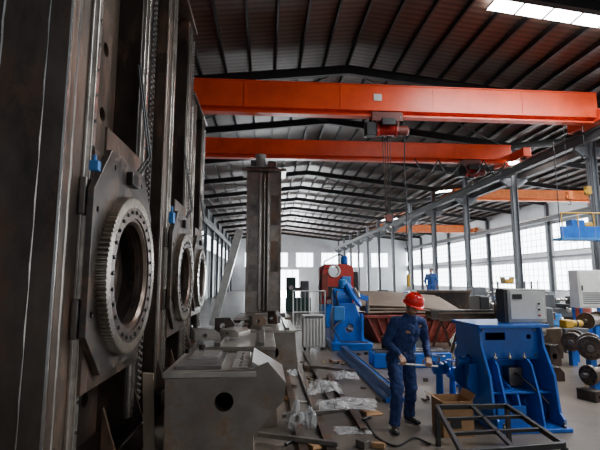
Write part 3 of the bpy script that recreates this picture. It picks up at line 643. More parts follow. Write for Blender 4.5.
# ---------------------------------------------------------------- hopper with plates on top
Yt=12.8
xa,xb=X_(366,Yt),X_(464,Yt); zt=Z_(316,Yt)
t=thing('hopper_frame','dark red ribbed steel hopper frame behind the worker','steel frame',(X_(415,Yt),Yt+1.2,0))
for yy in (.05,2.4): MB().plate([(xa+.35,.0),(xb-.55,.0),(xb,zt-.06),(xa,zt-.06)],[],(0,Yt+yy,0),(1,0,0),(0,0,1),(0,.05,0)).build('end_panel',dredm,t,smooth=False)
for i in range(11):
    u=i/10; xt=xa+.05+(xb-xa-.1)*u; xbm=xa+.4+(xb-xa-1.0)*u
    MB().bar((xbm,Yt,0.02),(xt,Yt,zt-.05),.06,.1,up=(0,1,0)).build('rib',dredm,t,smooth=False)
MB().box(xa-.05,xb+.05,Yt-.08,Yt+.1,zt-.06,zt+.02).build('top_flange',dredm,t,bev=.01)
MB().bar((xa+.35,Yt+1.2,.02),(xa,Yt+1.2,zt-.02),.05,2.3,up=(0,1,0)).build('side_panel',dredm,t,smooth=False)
MB().bar((xb-.55,Yt+1.2,.02),(xb,Yt+1.2,zt-.02),.05,2.3,up=(0,1,0)).build('side_panel',dredm,t,smooth=False)
for s_ in (.1,.9): MB().plate([(.1,zt),(2.3,zt),(2.3,zt+.36),(.1,zt+.01)],[],(xa+(xb-xa)*s_,Yt,0),(0,1,0),(0,0,1),(.05,0,0)).build('sloped_bearer',dredm,t,smooth=False)
for k,(dx,dy,dz,an,lab) in enumerate(((0,.0,.23,-2,'lowest wide brown-grey steel sheet lying on the red hopper frame'),(.12,.08,.30,-4,'middle wide brown-grey steel sheet on the red hopper frame'),(-.1,.15,.38,-7,'topmost tilted brown-grey steel sheet on the red hopper frame'))):
    M_=Matrix.Translation(((xa+xb)/2+dx,Yt+1.2+dy,zt+dz))@Matrix.Rotation(R(an),4,'Z')@Matrix.Rotation(R(1+k),4,'Y')@Matrix.Rotation(R(9),4,'X')
    w_=(xb-xa)/2-.02; n=14
    pts=[(-w_+2*w_*i/n,.04*math.sin(i/n*math.pi)) for i in range(n+1)]
    oo=[(a,b) for a,b in pts]+[(a,b+.025) for a,b in reversed(pts)]
    mm=MB(); mm.plate(oo,[],(0,-1.2,0),(1,0,0),(0,0,1),(0,2.4,0)); o=MB(); o.add(mm.v,mm.f,M_)
    tag(o.build('steel_sheet',sheetm),lab,'steel sheet','steel sheets on the hopper frame')
Ys=17.6; fx=X_(432,19.2)
t=thing('plate_table','dark steel plate table in front of the distant person','table',(fx,Ys,0))
ztb=Z_(290,Ys,431)
MB().box(fx-1.4,fx+.9,Ys-.4,Ys+.5,ztb-.1,ztb).build('table_top',steel2,t,bev=.01)
MB().box(fx-1.3,fx+.8,Ys-.36,Ys-.32,.3,ztb-.1).build('apron',steel,t,bev=.01)
for sx in(-1.3,.8):
    for sy in(-.3,.4): MB().box(fx+sx-.05,fx+sx+.05,Ys+sy-.05,Ys+sy+.05,0,ztb-.1).build('leg',steel,t)
Yq=19.2
pl_z=Z_(268,Yq,432)-1.72
t=thing('work_platform','low grey platform hidden behind the plate table under the far man','platform',(fx,Yq,0))
MB().box(fx-.7,fx+.7,Yq-.5,Yq+.5,pl_z-.06,pl_z).build('deck',greyp,t,bev=.01)
for sx in(-1,1):
    for sy in(-1,1): MB().box(fx+sx*.62-.04,fx+sx*.62+.04,Yq+sy*.42-.04,Yq+sy*.42+.04,0,pl_z-.06).build('leg',greyp,t)

# ---------------------------------------------------------------- people
def hand(mb,W,D,A,N,side,curl=(55,75,50)):
    W=V(W);D=V(D).normalized();A=(V(A)-D*V(A).dot(D)).normalized();N=V(N);N=(N-D*N.dot(D)-A*N.dot(A)).normalized()
    K=W+D*.085
    for i in range(4):
        o=(i-1.5)*.021; mb.caps(W+A*o*.6+D*.005,K+A*o,.014,.0125,10)
    ln=[.85,1.0,.95,.75] if side>0 else [.75,.95,1.0,.85]
    for i in range(4):
        p=K+A*((i-1.5)*.022); ang=0; d=D
        for L,c,r in zip((.042,.027,.021),curl,(.0098,.0090,.0082)):
            ang+=c; d=D*math.cos(R(ang))+N*math.sin(R(ang)); q_=p+d*L*ln[i]; mb.caps(p,q_,r,r*.92,10); p=q_
    p=W+D*.025-A*side*.03
    for L,dv,r in ((.04,D*.5-A*side*.6+N*.5,.0125),(.032,D*.7-A*side*.1+N*.75,.0105),(.024,D*.5+A*side*.35+N*.8,.0092)):
        q_=p+dv.normalized()*L; mb.caps(p,q_,r,r*.93,10); p=q_
    return K+D*.012+N*.034
def remesh(o,vox,sm=3,disp=0):
    r=o.modifiers.new('remesh','REMESH'); r.mode='VOXEL'; r.voxel_size=vox; r.use_smooth_shade=True
    s=o.modifiers.new('smooth','SMOOTH'); s.iterations=sm; s.factor=.5
    if disp:
        tx=bpy.data.textures.get('folds') or bpy.data.textures.new('folds','CLOUDS'); tx.noise_scale=.08; tx.noise_depth=2
        d=o.modifiers.new('folds','DISPLACE'); d.texture=tx; d.strength=disp; d.mid_level=.5; d.texture_coords='LOCAL'
def person(label,loc,rz,J,clothm,helmet=True):
    t=thing('person',label,'person',(0,0,0))
    b=MB(); HM=Matrix.Translation(J['head'])@J['hrot'].to_matrix().to_4x4()
    b.sph((0,.005,.02),.088,(.86,1.06,1.12),HM,20,14); b.sph((0,-.03,-.045),.06,(.92,.95,1.05),HM); b.sph((0,-.052,-.083),.026,(1.15,.9,.8),HM)
    b.sph((0,-.092,-.012),.013,(.8,1.3,1.5),HM); b.sph((0,-.104,-.024),.014,(1.05,1,.75),HM)
    for s in(-1,1):
        b.sph((s*.030,-.078,.030),.018,(1.35,.7,.45),HM); b.sph((s*.045,-.06,-.02),.024,(.9,.8,.8),HM)
        b.sph((s*.080,.008,-.005),.026,(.32,.75,1.15),HM)
    b.sph((0,-.086,-.052),.015,(1.5,.65,.5),HM); b.sph((0,-.083,-.062),.013,(1.3,.65,.55),HM)
    hb=HM@V((0,.02,-.06))
    b.caps(J['neck'],hb,.058,.052)
    for a,c,r1,r2 in (('pelvis','waist',.11,.10),('waist','chest',.10,.125),('chest','neck',.12,.06)): b.caps(J[a],J[c],r1,r2)
    for s in('L','R'):
        b.caps(J['chest'],J['sh'+s],.09,.055); b.caps(J['sh'+s],J['el'+s],.048,.037); b.caps(J['el'+s],J['wr'+s],.037,.024)
        b.caps(J['pelvis'],J['hip'+s],.09,.085); b.caps(J['hip'+s],J['kn'+s],.078,.053); b.caps(J['kn'+s],J['an'+s],.052,.035)
        f=J['toe'+s]; b.caps(J['an'+s],J['an'+s]+V((0,0,-.04)),.035,.033); b.caps(J['an'+s]+V((0,0,-.045)),f,.03,.028)
    grip={}
    for s in('L','R'):
        h=J['hand'+s]; grip[s]=hand(b,J['wr'+s],h[0],h[1],h[2],h[3],h[4])
    body=b.build('body',skin,t); remesh(body,.0055,2)
    c=MB()
    c.caps(J['waist'],J['chest'],.125,.135)
    cd=(J['shR']-J['shL']).normalized()
    for k in(-.06,.06):
        c.caps(J['pelvis']+cd*k,J['waist']+cd*k,.118,.105); c.caps(J['waist']+cd*k,J['chest']+cd*k*1.15,.105,.115); c.caps(J['chest']+cd*k*1.15,J['neck']+cd*k*.5+V((0,0,-.05)),.112,.07)
    for s in('L','R'):
        c.caps(J['neck']+V((0,0,-.05)),J['sh'+s],.066,.066); c.caps(J['sh'+s],J['el'+s],.068,.054)
        w=J['el'+s].lerp(J['wr'+s],.9); c.caps(J['el'+s],w,.054,.042)
        c.caps(J['pelvis'],J['hip'+s],.118,.112); c.caps(J['hip'+s],J['kn'+s],.106,.078); a_=J['kn'+s].lerp(J['an'+s],.9); c.caps(J['kn'+s],a_,.078,.068)
        c.tube(a_,J['an'+s]+V((0,0,-.02)),.068,.072)
    c.lathe([(.075,0),(.072,.05),(.062,.055),(.062,0)],J['neck']+V((0,0,-.01)),J['head']-J['neck'],closed=True)
    cv=c.build('coverall',clothm,t); remesh(cv,.010,3,.04)
    for s in('L','R'):
        an=J['an'+s]; f=J['toe'+s]; d=(V((f.x,f.y,0))-V((an.x,an.y,0))).normalized(); n_=V((-d.y,d.x,0)); z0=min(an.z-.08,f.z-.03)
        m2_=MB(); prof=[(-.075,.036,.07),(-.05,.042,.10),(0,.043,.11),(.06,.042,.085),(.12,.048,.065),(.17,.044,.055),(.20,.026,.045)]
        vs=[];fs=[]
        for (l,w_,h) in prof:
            p=V((an.x,an.y,z0))+d*l
            for (a,zz) in ((-1,0),(-1,.45),(-.7,.85),(0,1),(.7,.85),(1,.45),(1,0)): vs.append(p+n_*a*w_+V((0,0,zz*h)))
        for j in range(len(prof)-1):
            for i in range(6): k=j*7+i; fs.append((k,k+1,k+8,k+7))
            fs.append((j*7+6,j*7,j*7+7,j*7+13))
        fs.append(list(range(7))); fs.append([(len(prof)-1)*7+i for i in range(7)][::-1])
        m2_.add(vs,fs); so=m2_.build('shoe',shoem,t); su=so.modifiers.new('s','SUBSURF'); su.levels=1; su.render_levels=2
    for s in(-1,1):
        MB().sph((s*.030,-.083,.012),.0085,(1.5,.6,.75),HM).build('eye',eyem,t)
        MB().sph((s*.031,-.086,.034),.012,(1.5,.4,.28),HM).build('eyebrow',hairm,t)
    MB().sph((0,-.092,-.057),.014,(1.6,.45,.28),HM).build('lips',lipm,t)
    hm=MB(); hm.sph((0,.02,.03),.093,(.9,1.05,1.05),HM); ho=hm.build('hair',hairm,t)
    inv=HM.inverted()
    for v in ho.data.vertices:
        p=inv@v.co
        if p.y<-.035 and p.z<.06: p.y=-.03; v.co=HM@p
        if p.z<-.02: p.z=-.02; v.co=HM@p
    if helmet:
        pts=[(.128,.045),(.120,.052),(.118,.09),(.105,.135),(.075,.165),(.03,.178)]
        tmp=MB(); tmp.lathe([(.112,.045)]+pts[1:]+[(.001,.18)],(0,0,0),(0,0,1),n=32,sx=.95,sy=1.12)
        tmp.lathe([(.118,.043),(.136,.040),(.136,.047),(.118,.054)],(0,-.006,0),(0,0,1),n=32,sx=.92,sy=1.1,closed=True)
        tmp.plate([(-.075,-.11),(.075,-.11),(.06,-.155),(.0,-.17),(-.06,-.155)],[],(0,0,.040),(1,0,0),(0,1,0),(0,0,.007))
        for kx in(-.03,0,.03): tmp.path([(kx,.11,.09),(kx,.085,.15),(kx,.03,.182),(kx,-.03,.182),(kx,-.085,.15),(kx,-.11,.09)],.007,6)
        h=MB(); h.add(tmp.v,tmp.f,HM@Matrix.Translation((0,0,-.008))); h.build('helmet',redhat,t,label='red hard hat')
        MB().path([HM@V(q_) for q_ in ((-.088,-.02,.05),(-.08,-.03,-.03),(-.045,-.05,-.09),(0,-.055,-.105),(.045,-.05,-.09),(.08,-.03,-.03),(.088,-.02,.05))],.004,6).build('chin_strap',blackp,t)
    t.location=V(loc); t.rotation_euler=(0,0,rz)
    M_=Matrix.Translation(V(loc))@Matrix.Rotation(rz,4,'Z')
    return t,{k:M_@v for k,v in grip.items()}
wp=PZ(404,427)
# worker mid step, leaning a little towards the blue machine and looking down at the rod
J=dict(pelvis=V((.01,.05,.88)),waist=V((.02,.01,1.03)),chest=V((.04,-.07,1.23)),neck=V((.06,-.13,1.39)),head=V((.075,-.19,1.525)),hrot=Euler((R(26),R(6),R(10)),'XYZ'),
 shL=V((-.13,-.11,1.33)),shR=V((.24,-.09,1.31)),elL=V((-.24,-.05,1.07)),elR=V((.32,-.03,1.04)),wrL=V((-.15,-.26,.93)),wrR=V((.24,-.25,.89)),
 hipL=V((-.09,.05,.84)),hipR=V((.10,.05,.84)),knL=V((-.13,-.12,.48)),knR=V((.13,.03,.46)),anL=V((-.17,-.10,.085)),anR=V((.17,.20,.095)),
 toeL=V((-.22,-.24,.035)),toeR=V((.21,.06,.035)),
 handL=(V((.2,-.6,-.75)),V((1,0,-.08)),V((0,.6,-.7)),-1,(50,80,55)),handR=(V((-.3,-.6,-.7)),V((1,0,-.08)),V((0,.6,-.7)),1,(50,80,55)))
worker,grip=person('person in navy coveralls and red hard hat looking down at a rod in both hands',(wp.x,wp.y,0),R(8),J,cloth)
a,b=grip['L'],grip['R']; d=(b-a).normalized()
tag(MB().tube(a-d*.06,b+d*.14,.010).build('metal_rod',white),'thin whitish rod held in the hands of the worker in the red hard hat','rod')
J2=dict(pelvis=V((0,.02,.92)),waist=V((0,.02,1.06)),chest=V((0,0,1.27)),neck=V((0,-.01,1.45)),head=V((0,-.03,1.58)),hrot=Euler((R(12),0,R(-25)),'XYZ'),
 shL=V((-.19,0,1.39)),shR=V((.19,0,1.39)),elL=V((-.27,.02,1.12)),elR=V((.27,.0,1.12)),wrL=V((-.23,-.14,.93)),wrR=V((.22,-.18,.95)),
 hipL=V((-.1,.02,.88)),hipR=V((.1,.02,.88)),knL=V((-.12,-.01,.49)),knR=V((.12,-.01,.49)),anL=V((-.13,.03,.085)),anR=V((.13,.03,.085)),
 toeL=V((-.15,-.11,.035)),toeR=V((.15,-.11,.035)),
 handL=(V((.1,-.4,-.9)),V((.2,1,-.3)),V((1,0,0)),1,(20,25,20)),handR=(V((-.1,-.4,-.9)),V((-.2,1,-.3)),V((-1,0,0)),1,(20,25,20)))
person('distant person in blue workwear standing beyond the stacked steel sheets',(fx,Yq,pl_z),R(-20),J2,cloth2,False)

# ---------------------------------------------------------------- blue machine front right
Ym=5.62
def s(px,py,Y=Ym): p=PY(px,py,Y); return (p.x,max(p.z,0))
t=thing('blue_machine_frame','large blue welded machine frame with control box on top, at the right front','machine',(s(520,400)[0],Ym+.35,0))
zt=s(482,328)[1]
XA=s(479,328)[0]; XB=s(543,328)[0]
prof=[(.72,0),(-.34,0),(-.34,.14),(-.26,.20),(-.20,zt*.52),(-.02,zt*.80),(.0,zt-.06),(.04,zt),(.72,zt)]
MB().plate(prof,[circ(.35,zt*.6,.09,20)],(XA,Ym,0),(0,1,0),(0,0,1),(.035,0,0)).build('cheek_plate',blue,t,smooth=False,bev=.005)
MB().plate(prof,[],(XB-.035,Ym,0),(0,1,0),(0,0,1),(.035,0,0)).build('cheek_plate',blue,t,smooth=False,bev=.005)
MB().box(XA-.03,XB+.06,Ym-.05,Ym+.78,zt,zt+.045).build('top_plate',blue,t,bev=.008)
MB().plate(rect(XA+.035,XB-.035,zt*.66,zt),[rect(XA+.12,XA+.40,zt-.17,zt-.07),circ(XB-.16,zt-.13,.035,16)],(0,Ym+.08,0),(1,0,0),(0,0,1),(0,.03,0)).build('upper_front',blue,t,smooth=False)
MB().box(XA+.035,XB-.035,Ym+.70,Ym+.73,0,zt).build('rear_plate',blue,t,smooth=False)
MB().box(XA+.035,XB-.035,Ym+.30,Ym+.33,.05,zt*.66).build('recess_back',blue,t,smooth=False)
for zf_ in (.34,.66): MB().box(XA+.035,XB-.035,Ym-.12+.2*(zf_>.5),Ym+.30,zt*zf_-.012,zt*zf_+.012).build('shelf_plate',blue,t,bev=.003)
for u,zr_ in ((.22,.66),(.45,.45),(.74,.66)):
    xx=XA+(XB-XA)*u
    pr=[(.30,.05),(-.26,.05),(-.20,zt*.3),(-.06,zt*.62),(.02,zt*.66),(.30,zt*.66)] if zr_>.5 else [(.30,.05),(-.24,.05),(-.14,zt*.32),(.30,zt*.45)]
    MB().plate(pr,[circ(.1,zt*.2,.05,14)],(xx-.012,Ym,0),(0,1,0),(0,0,1),(.024,0,0)).build('front_rib',blue,t,smooth=False)
MB().box(XA+.035,XA+(XB-XA)*.45,Ym-.30,Ym-.27,.05,.30).build('toe_plate',blue,t,smooth=False)
MB().box(XA+(XB-XA)*.5,XA+(XB-XA)*.72,Ym+.12,Ym+.28,zt*.36,zt*.56).build('valve_block',steel3,t,bev=.01)
MB().path([(XA+(XB-XA)*.6,Ym+.1,zt*.5),(XA+(XB-XA)*.65,Ym-.12,zt*.42),(XA+(XB-XA)*.85,Ym-.2,zt*.25),(XB-.08,Ym-.1,.1)],.014,8).build('hose',blackp,t)
crv=[(0,zt*.62),(-.10,zt*.60)]+[(-.10-.04*math.sin(k*math.pi/8),zt*.5-.10*(1-math.cos(k*math.pi/8))) for k in range(9)]+[(-.03,zt*.28),(0,zt*.25)]
for yy in (.1,.5): MB().plate(crv,[],(XA,Ym+yy,0),(1,0,0),(0,0,1),(0,.05,0)).build('side_bracket',blue,t,smooth=False)
MB().box(XA-.04,XB+.05,Ym-.38,Ym+.76,0,.05).build('foot_plate',blue,t,bev=.01)
for xx in(XA+.08,XB-.04): MB().lathe([(.025,0),(.025,.03),(.015,.04),(.015,.07)],(xx,Ym-.35,.05)).build('anchor_bolt',steel3,t)
for (xx,zz) in ((XA+.08,zt-.04),(XB-.08,zt-.04),(XA+.08,zt*.7),(XB-.08,zt*.7)):
    MB().lathe([(.016,0),(.016,.015),(.01,.02)],(xx,Ym+.08,zz),(0,-1,0),n=12).build('bolt',steel3,t)
for k in range(3): MB().lathe([(.02,0),(.03,.01),(.03,.03),(.012,.04),(.012,.08)],(XA+.2+k*.2,Ym+.0,zt*.66+.012)).build('fitting',bright,t)
MB().lathe([(.07,0),(.07,.05),(.045,.06),(.045,.12),(.07,.13),(.07,.16)],(XA,Ym+.35,zt*.6),(-1,0,0)).build('side_flange',blue,t)
Yc2=5.8
a_=s(509,322,Yc2);b_=s(545,289,Yc2); zc0=zt+.045
t=thing('control_box','grey control box with knobs standing on the blue machine frame','control box',((a_[0]+b_[0])/2,Yc2+.12,zc0))
MB().box(a_[0],b_[0],Yc2,Yc2+.24,zc0,b_[1]).build('case',beige,t,bev=.012)
MB().box(a_[0]+.03,b_[0]-.03,Yc2-.012,Yc2,zc0+.05,b_[1]-.03).build('panel',white,t,bev=.004)
MB().box(a_[0]+.06,a_[0]+.2,Yc2-.018,Yc2-.012,b_[1]-.14,b_[1]-.07).build('meter',blackp,t)
for i in range(3): MB().tube((b_[0]-.12,Yc2-.03,zc0+.1+i*.08),(b_[0]-.12,Yc2-.012,zc0+.1+i*.08),.014).build('knob',(redm,blackp,greenm)[i],t)
MB().box(a_[0]-.05,a_[0]-.0,Yc2+.02,Yc2+.22,zc0,b_[1]).build('side_cover',blackp,t,bev=.01)
MB().tube((b_[0]-.04,Yc2+.1,b_[1]),(b_[0]-.04,Yc2+.1,b_[1]+.12),.008,n=8).build('aerial',blackp,t)
def jack(px,py,Y,sc,label):
    p=PY(px,py,Y); z=p.z; x=p.x
    t=thing('blue_screw_jack',label,'machine part',(x,Y,0),'blue screw jacks by the blue machine')
    MB().lathe([(.13*sc,0),(.13*sc,.03),(.06*sc,.05),(.05*sc,z-.12),(.08*sc,z-.1),(.08*sc,z+.04),(.05*sc,z+.06)],(x,Y,0)).build('stand',blue,t)
    MB().lathe([(.06*sc,0),(.1*sc,.02),(.1*sc,.05),(.06*sc,.06),(.06*sc,.16),(.1*sc,.17),(.1*sc,.21)],(x-.1,Y,z-.02),(1,0,0)).build('barrel',blue,t)
    MB().tube((x,Y,z+.06),(x,Y,z+.16),.022).build('screw',bright,t)
    MB().lathe([(.09*sc,0),(.105*sc,.012),(.09*sc,.024),(.08*sc,.012)],(x,Y,z+.14),n=24,closed=True).build('hand_wheel',blue,t)
    MB().tube((x-.085*sc,Y,z+.152),(x+.085*sc,Y,z+.152),.008).build('spoke',steel3,t)
    MB().tube((x,Y-.085*sc,z+.152),(x,Y+.085*sc,z+.152),.008).build('spoke',steel3,t)
jack(439,366,6.5,1.0,'blue screw jack nearest the worker, with a small hand wheel')
jack(452,370,6.9,.9,'blue screw jack just behind the cardboard box')
jack(461,352,7.6,1.0,'blue screw jack half hidden by the blue machine frame')
x0=PZ(434,432).x+.04; Yx=5.2; x1=min(PY(474,425,Yx).x,XA-.2); h_=max(PY(450,402,Yx).z,.28)
t=thing('cardboard_box','open brown cardboard box on the floor beside the blue machine frame','box',((x0+x1)/2,Yx+.18,0))
m=MB(); m.plate([(x0,0),(x1,0),(x1,h_),(x1-.01,h_),(x1-.01,.01),(x0+.01,.01),(x0+.01,h_),(x0,h_)],[],(0,Yx+.01,0),(1,0,0),(0,0,1),(0,.34,0)); m.box(x0,x1,Yx,Yx+.01,0,h_); m.box(x0,x1,Yx+.35,Yx+.36,0,h_); m.build('carton',cardb,t,smooth=False)
MB().bar((x0+.005,Yx+.18,h_),(x0-.09,Yx+.18,h_+.05),.006,.34,up=(0,1,0)).build('flap',cardb,t,smooth=False)
MB().bar((x1-.005,Yx+.18,h_),(x1+.04,Yx+.18,h_+.08),.006,.34,up=(0,1,0)).build('flap',cardb,t,smooth=False)
MB().box(x0+.08,x0+.22,Yx-.002,Yx,.10,.20).build('box_mark',blackp,t,smooth=False)
zf=.42
c_=[PZ(437,407,zf),PZ(507,406,zf),PZ(564,445,zf),PZ(462,453,zf)]
t=thing('black_steel_frame','low black welded steel frame on legs at the bottom right front','frame',((c_[0].x+c_[2].x)/2,(c_[0].y+c_[2].y)/2,0))
for i in range(4):
    MB().bar(c_[i],c_[(i+1)%4],.04,.05).build('edge_bar',blackp,t,bev=.004)
    MB().box(c_[i].x-.022,c_[i].x+.022,c_[i].y-.022,c_[i].y+.022,0,zf-.02).build('leg',blackp,t)
for u in(.33,.66):
    MB().bar(c_[0].lerp(c_[3],u),c_[1].lerp(c_[2],u),.035,.03).build('cross_bar',blackp,t)
MB().bar(c_[0].lerp(c_[1],.5),c_[3].lerp(c_[2],.5),.04,.03).build('cross_bar',blackp,t)

# ---------------------------------------------------------------- right side
def roller(px,py,Y,r,L,ax,label,mt=tanm):
    p=PY(px,py,Y); ax=V(ax).normalized()
    t=thing('flanged_roller',label,'roller',(p.x,p.y,0),'flanged rollers on the right')
    O=p-ax*L/2
    MB().lathe([(r*.72,0),(r*.72,L)],O,ax,n=28).build('barrel',mt,t)
    for k in(0,L-.08): 
        fl=MB().lathe([(r*.3,-.01),(r*.5,-.01),(r*.52,.015),(r*.85,.015),(r*.87,0),(r,.005),(r,.07),(r*.3,.08)],O+ax*k,ax,n=32).build('flange',steel2,t)
        a1=ax.cross(V((0,0,1))).normalized(); a2=ax.cross(a1)
        for j in range(8):
            c=O+ax*(k-.004)+a1*(r*.68*math.cos(j*math.pi/4))+a2*(r*.68*math.sin(j*math.pi/4)); MB().tube(c,c+ax*.02,.016,n=8).build('bolt',blackp,fl)
    MB().lathe([(r*.25,-.12),(r*.25,L+.12)],O,ax,n=16).build('shaft',steel3,t)
    for k in(.16,L-.16):
        c=O+ax*k; MB().box(c.x-.06,c.x+.06,c.y-.06,c.y+.06,0,max(.05,p.z-r*.7)).build('cradle',blue,t)
roller(590,346,8.0,.22,.6,(.75,1,0),'dark brown flanged roller at the right edge, in front')
roller(573,340,9.4,.2,.8,(.9,1,0),'dark brown flanged roller behind the front one at the right edge')
roller(598,374,7.0,.16,.5,(1,.3,0),'small low flanged roller nearest the camera at the right edge')
roller(592,320,11.3,.22,.8,(1,.6,0),'dark flanged roller under the white electrical cabinet')
p=PY(570,322,10.9)
t=thing('yellow_gear_motor','small yellow geared motor on a dark stand near the right edge','motor',(p.x,p.y,0))
MB().box(p.x-.3,p.x+.35,p.y-.2,p.y+.3,0,p.z-.15).build('stand',greyp,t,bev=.01)
MB().box(p.x-.2,p.x+.02,p.y-.12,p.y+.16,p.z-.15,p.z+.06).build('gear_case',yellow,t,bev=.03)
MB().lathe([(.07,0),(.09,.02),(.09,.26),(.07,.3)],(p.x+.02,p.y,p.z-.04),(1,0,0)).build('motor',yellow,t)
MB().lathe([(.095,0),(.095,.05),(.08,.06)],(p.x+.13,p.y,p.z-.04),(1,0,0)).build('cooling_band',blackp,t)
Yw=12.0
a=PY(580,308,Yw);b=PY(606,270,Yw)
t=thing('electrical_cabinet','white electrical cabinet raised on a blue stand at the right edge','cabinet',((a.x+b.x)/2,Yw+.2,0))
MB().box(a.x,b.x,Yw,Yw+.4,a.z,b.z).build('cabinet_case',white,t,bev=.015)
MB().box(a.x+.04,b.x-.04,Yw-.02,Yw,a.z+.04,b.z-.04).build('door',white,t,bev=.006)
for i in range(6): MB().box(a.x+.1,b.x-.1,Yw-.03,Yw-.02,a.z+.12+i*.06,a.z+.145+i*.06).build('louvre',greyp,t)
MB().box(a.x+.08,a.x+.11,Yw-.045,Yw-.02,a.z+.5,a.z+.65).build('handle',blackp,t)
for x in(a.x+.06,b.x-.06):
    for yy in(Yw+.05,Yw+.35): MB().box(x-.03,x+.03,yy-.03,yy+.03,0,a.z).build('leg',blue,t)
def lathe_m(px0,px1,pyt,Y,mb_,label,alt):
    xa=PY(px0,300,Y).x; xb=PY(px1,300,Y).x; zt=PY(px0,pyt,Y).z; w=xb-xa
    t=thing('lathe',label,'machine',((xa+xb)/2,Y+.4,0),'machines beyond the blue frame')
    MB().plate([(xa,0),(xa+w*.25,0),(xa+w*.3,.35),(xb-w*.25,.35),(xb-w*.2,0),(xb,0),(xb,zt*.55),(xa,zt*.55)],[],(0,Y,0),(1,0,0),(0,0,1),(0,.7,0)).build('bed',mb_,t,bev=.02)
    MB().box(xa,xa+w*.28,Y,Y+.7,zt*.55,zt).build('headstock',mb_,t,bev=.04)
    MB().lathe([(.1,0),(.2,.02),(.2,.14),(.08,.15)],(xa+w*.28,Y+.35,zt*.8),(1,0,0)).build('chuck',steel3,t)
    MB().tube((xa+w*.28+.1,Y+.35,zt*.8),(xb-w*.22,Y+.35,zt*.8),.06).build('workpiece',bright,t)
    MB().box(xb-w*.22,xb-w*.06,Y+.15,Y+.55,zt*.55,zt*.92).build('tailstock',alt,t,bev=.03)
    MB().box(xa+w*.5,xa+w*.62,Y-.1,Y+.6,zt*.55,zt*.68).build('carriage',alt,t,bev=.02)
    MB().lathe([(.08,0),(.1,.01),(.1,.02),(.08,.03)],(xa+w*.56,Y-.13,zt*.5),(0,1,0)).build('hand_wheel',bright,t)
lathe_m(480,516,296,12.4,blackp,'dark lathe beyond the blue machine frame, right of the steel sheets',steel)
lathe_m(508,560,304,10.0,tanm,'brown lathe directly behind the control box',greyp)
lathe_m(545,582,294,17.0,greyp,'grey lathe beyond the white control box',blackp)
lathe_m(474,520,287,21.6,greyp,'grey lathe near the third hall column',blue)
lathe_m(380,412,290,24,greyp,'grey lathe far behind the steel sheets',blue)
lathe_m(520,560,290,24,greenm,'green lathe in the side bay behind the hall columns',greyp)
for i,(dx,dz) in enumerate(((0,0),(.3,0),(.6,0),(.9,0),(.15,.26),(.45,.26),(.75,.26),(.3,.52),(.6,.52))):
    o=MB(); o.lathe([(.148,0),(.148,2.6),(.12,2.6),(.12,0)],(8.9+dx,14.0,.15+dz),(0,1,0),n=20,closed=True)
    tag(o.build('steel_pipe',tanm),'brown steel pipe in the pyramid stack near the hall columns','pipe','brown steel pipes in a pyramid stack')
def trestle(x,y,lab):
    t=thing('trestle',lab,'trestle',(x,y,0),'trestles under the long beams')
    MB().box(x-.04,x+.04,y-.7,y+.7,.72,.8).build('top_bar',steel2,t)
    for s in(-1,1):
        for k in(-1,1): MB().bar((x+k*.25,y+s*.6,0),(x,y+s*.55,.72),.05,.05).build('leg',steel2,t)
trestle(5.0,11.5,'steel trestle under the left ends of the long beams')
trestle(7.2,11.5,'steel trestle under the right ends of the long beams')
for k,(yy,ht,mt,lab) in enumerate(((11.05,.2,steel2,'front long steel beam on the trestles behind the lathe'),(11.5,.25,steel3,'middle long steel beam on the trestles behind the lathe'),(11.95,.2,tanm,'rear long steel beam on the trestles behind the lathe'))):
    tag(MB().plate(isec(.18,ht,.02),[],(4.5,yy,.8+ht/2),(0,1,0),(0,0,1),(3.2,0,0)).build('long_beam',mt,smooth=False),lab,'beam','long beams on trestles')
for (x,y,sx,sy,sz,rz,mt,lab) in ((5.5,8.9,.45,.4,.35,.3,tanm,'clipped brown steel block on the floor left of the brown rollers'),(5.4,8.0,.35,.35,.25,-.2,steel,'small dark steel block in front of the brown rollers'),
   (4.6,8.6,.4,.5,.4,.5,steel3,'grey steel block behind the blue machine frame'),(4.7,7.3,.3,.3,.2,.8,steel2,'low steel block right of the blue machine frame'),
   (7.9,13.1,.6,.5,.8,.2,steel2,'tall brown steel block beside the pipe stack'),(3.1,10.5,.5,.4,.5,-.3,steel,'dark steel block behind the screw jacks'),(4.0,11.6,.5,.4,.7,.2,greyp,'grey machine block in front of the steel sheets'),
   (5.1,6.6,.25,.3,.16,.3,steel,'small dark block near the foot of the blue machine frame'),(6.3,9.3,.3,.3,.45,.2,steel,'upright dark block between the rollers and the brown lathe'),(5.9,7.5,.3,.25,.14,.5,yellow,'low dull yellow block in front of the rollers')):
    blk(x,y,0,sx,sy,sz,rz,lab,mt)
def drum(x,y,mt,lab):
    t=thing('oil_drum',lab,'drum',(x,y,0),'drums beyond the blue frame')
    pr=[(.27,0),(.29,.01),(.29,.28),(.3,.3),(.29,.32),(.29,.56),(.3,.58),(.29,.6),(.29,.87),(.28,.88),(.27,.86),(.02,.86)]
    MB().lathe(pr,(x,y,0),n=28).build('shell',mt,t); MB().tube((x+.12,y,.86),(x+.12,y,.885),.035).build('bung',bright,t)
drum(8.35,12.2,lblue,'blue oil drum left of the white electrical cabinet'); drum(11.2,14.6,dredm,'dark red oil drum near the nearest hall column')
def rack(x0,x1,y,zs,lab):
    t=thing('steel_rack',lab,'rack',((x0+x1)/2,y+.25,0),'racks by the hall columns')
    for x in(x0,x1):
        for yy in(y,y+.5): MB().box(x-.03,x+.03,yy-.03,yy+.03,0,zs[-1]+.1).build('upright',greyp,t)
    for z in zs: MB().box(x0-.03,x1+.03,y-.03,y+.53,z-.03,z).build('shelf',greyp,t)
rack(10.6,12.2,19.0,(.3,1.0,1.7),'dark grey steel rack standing behind the pipe stack')
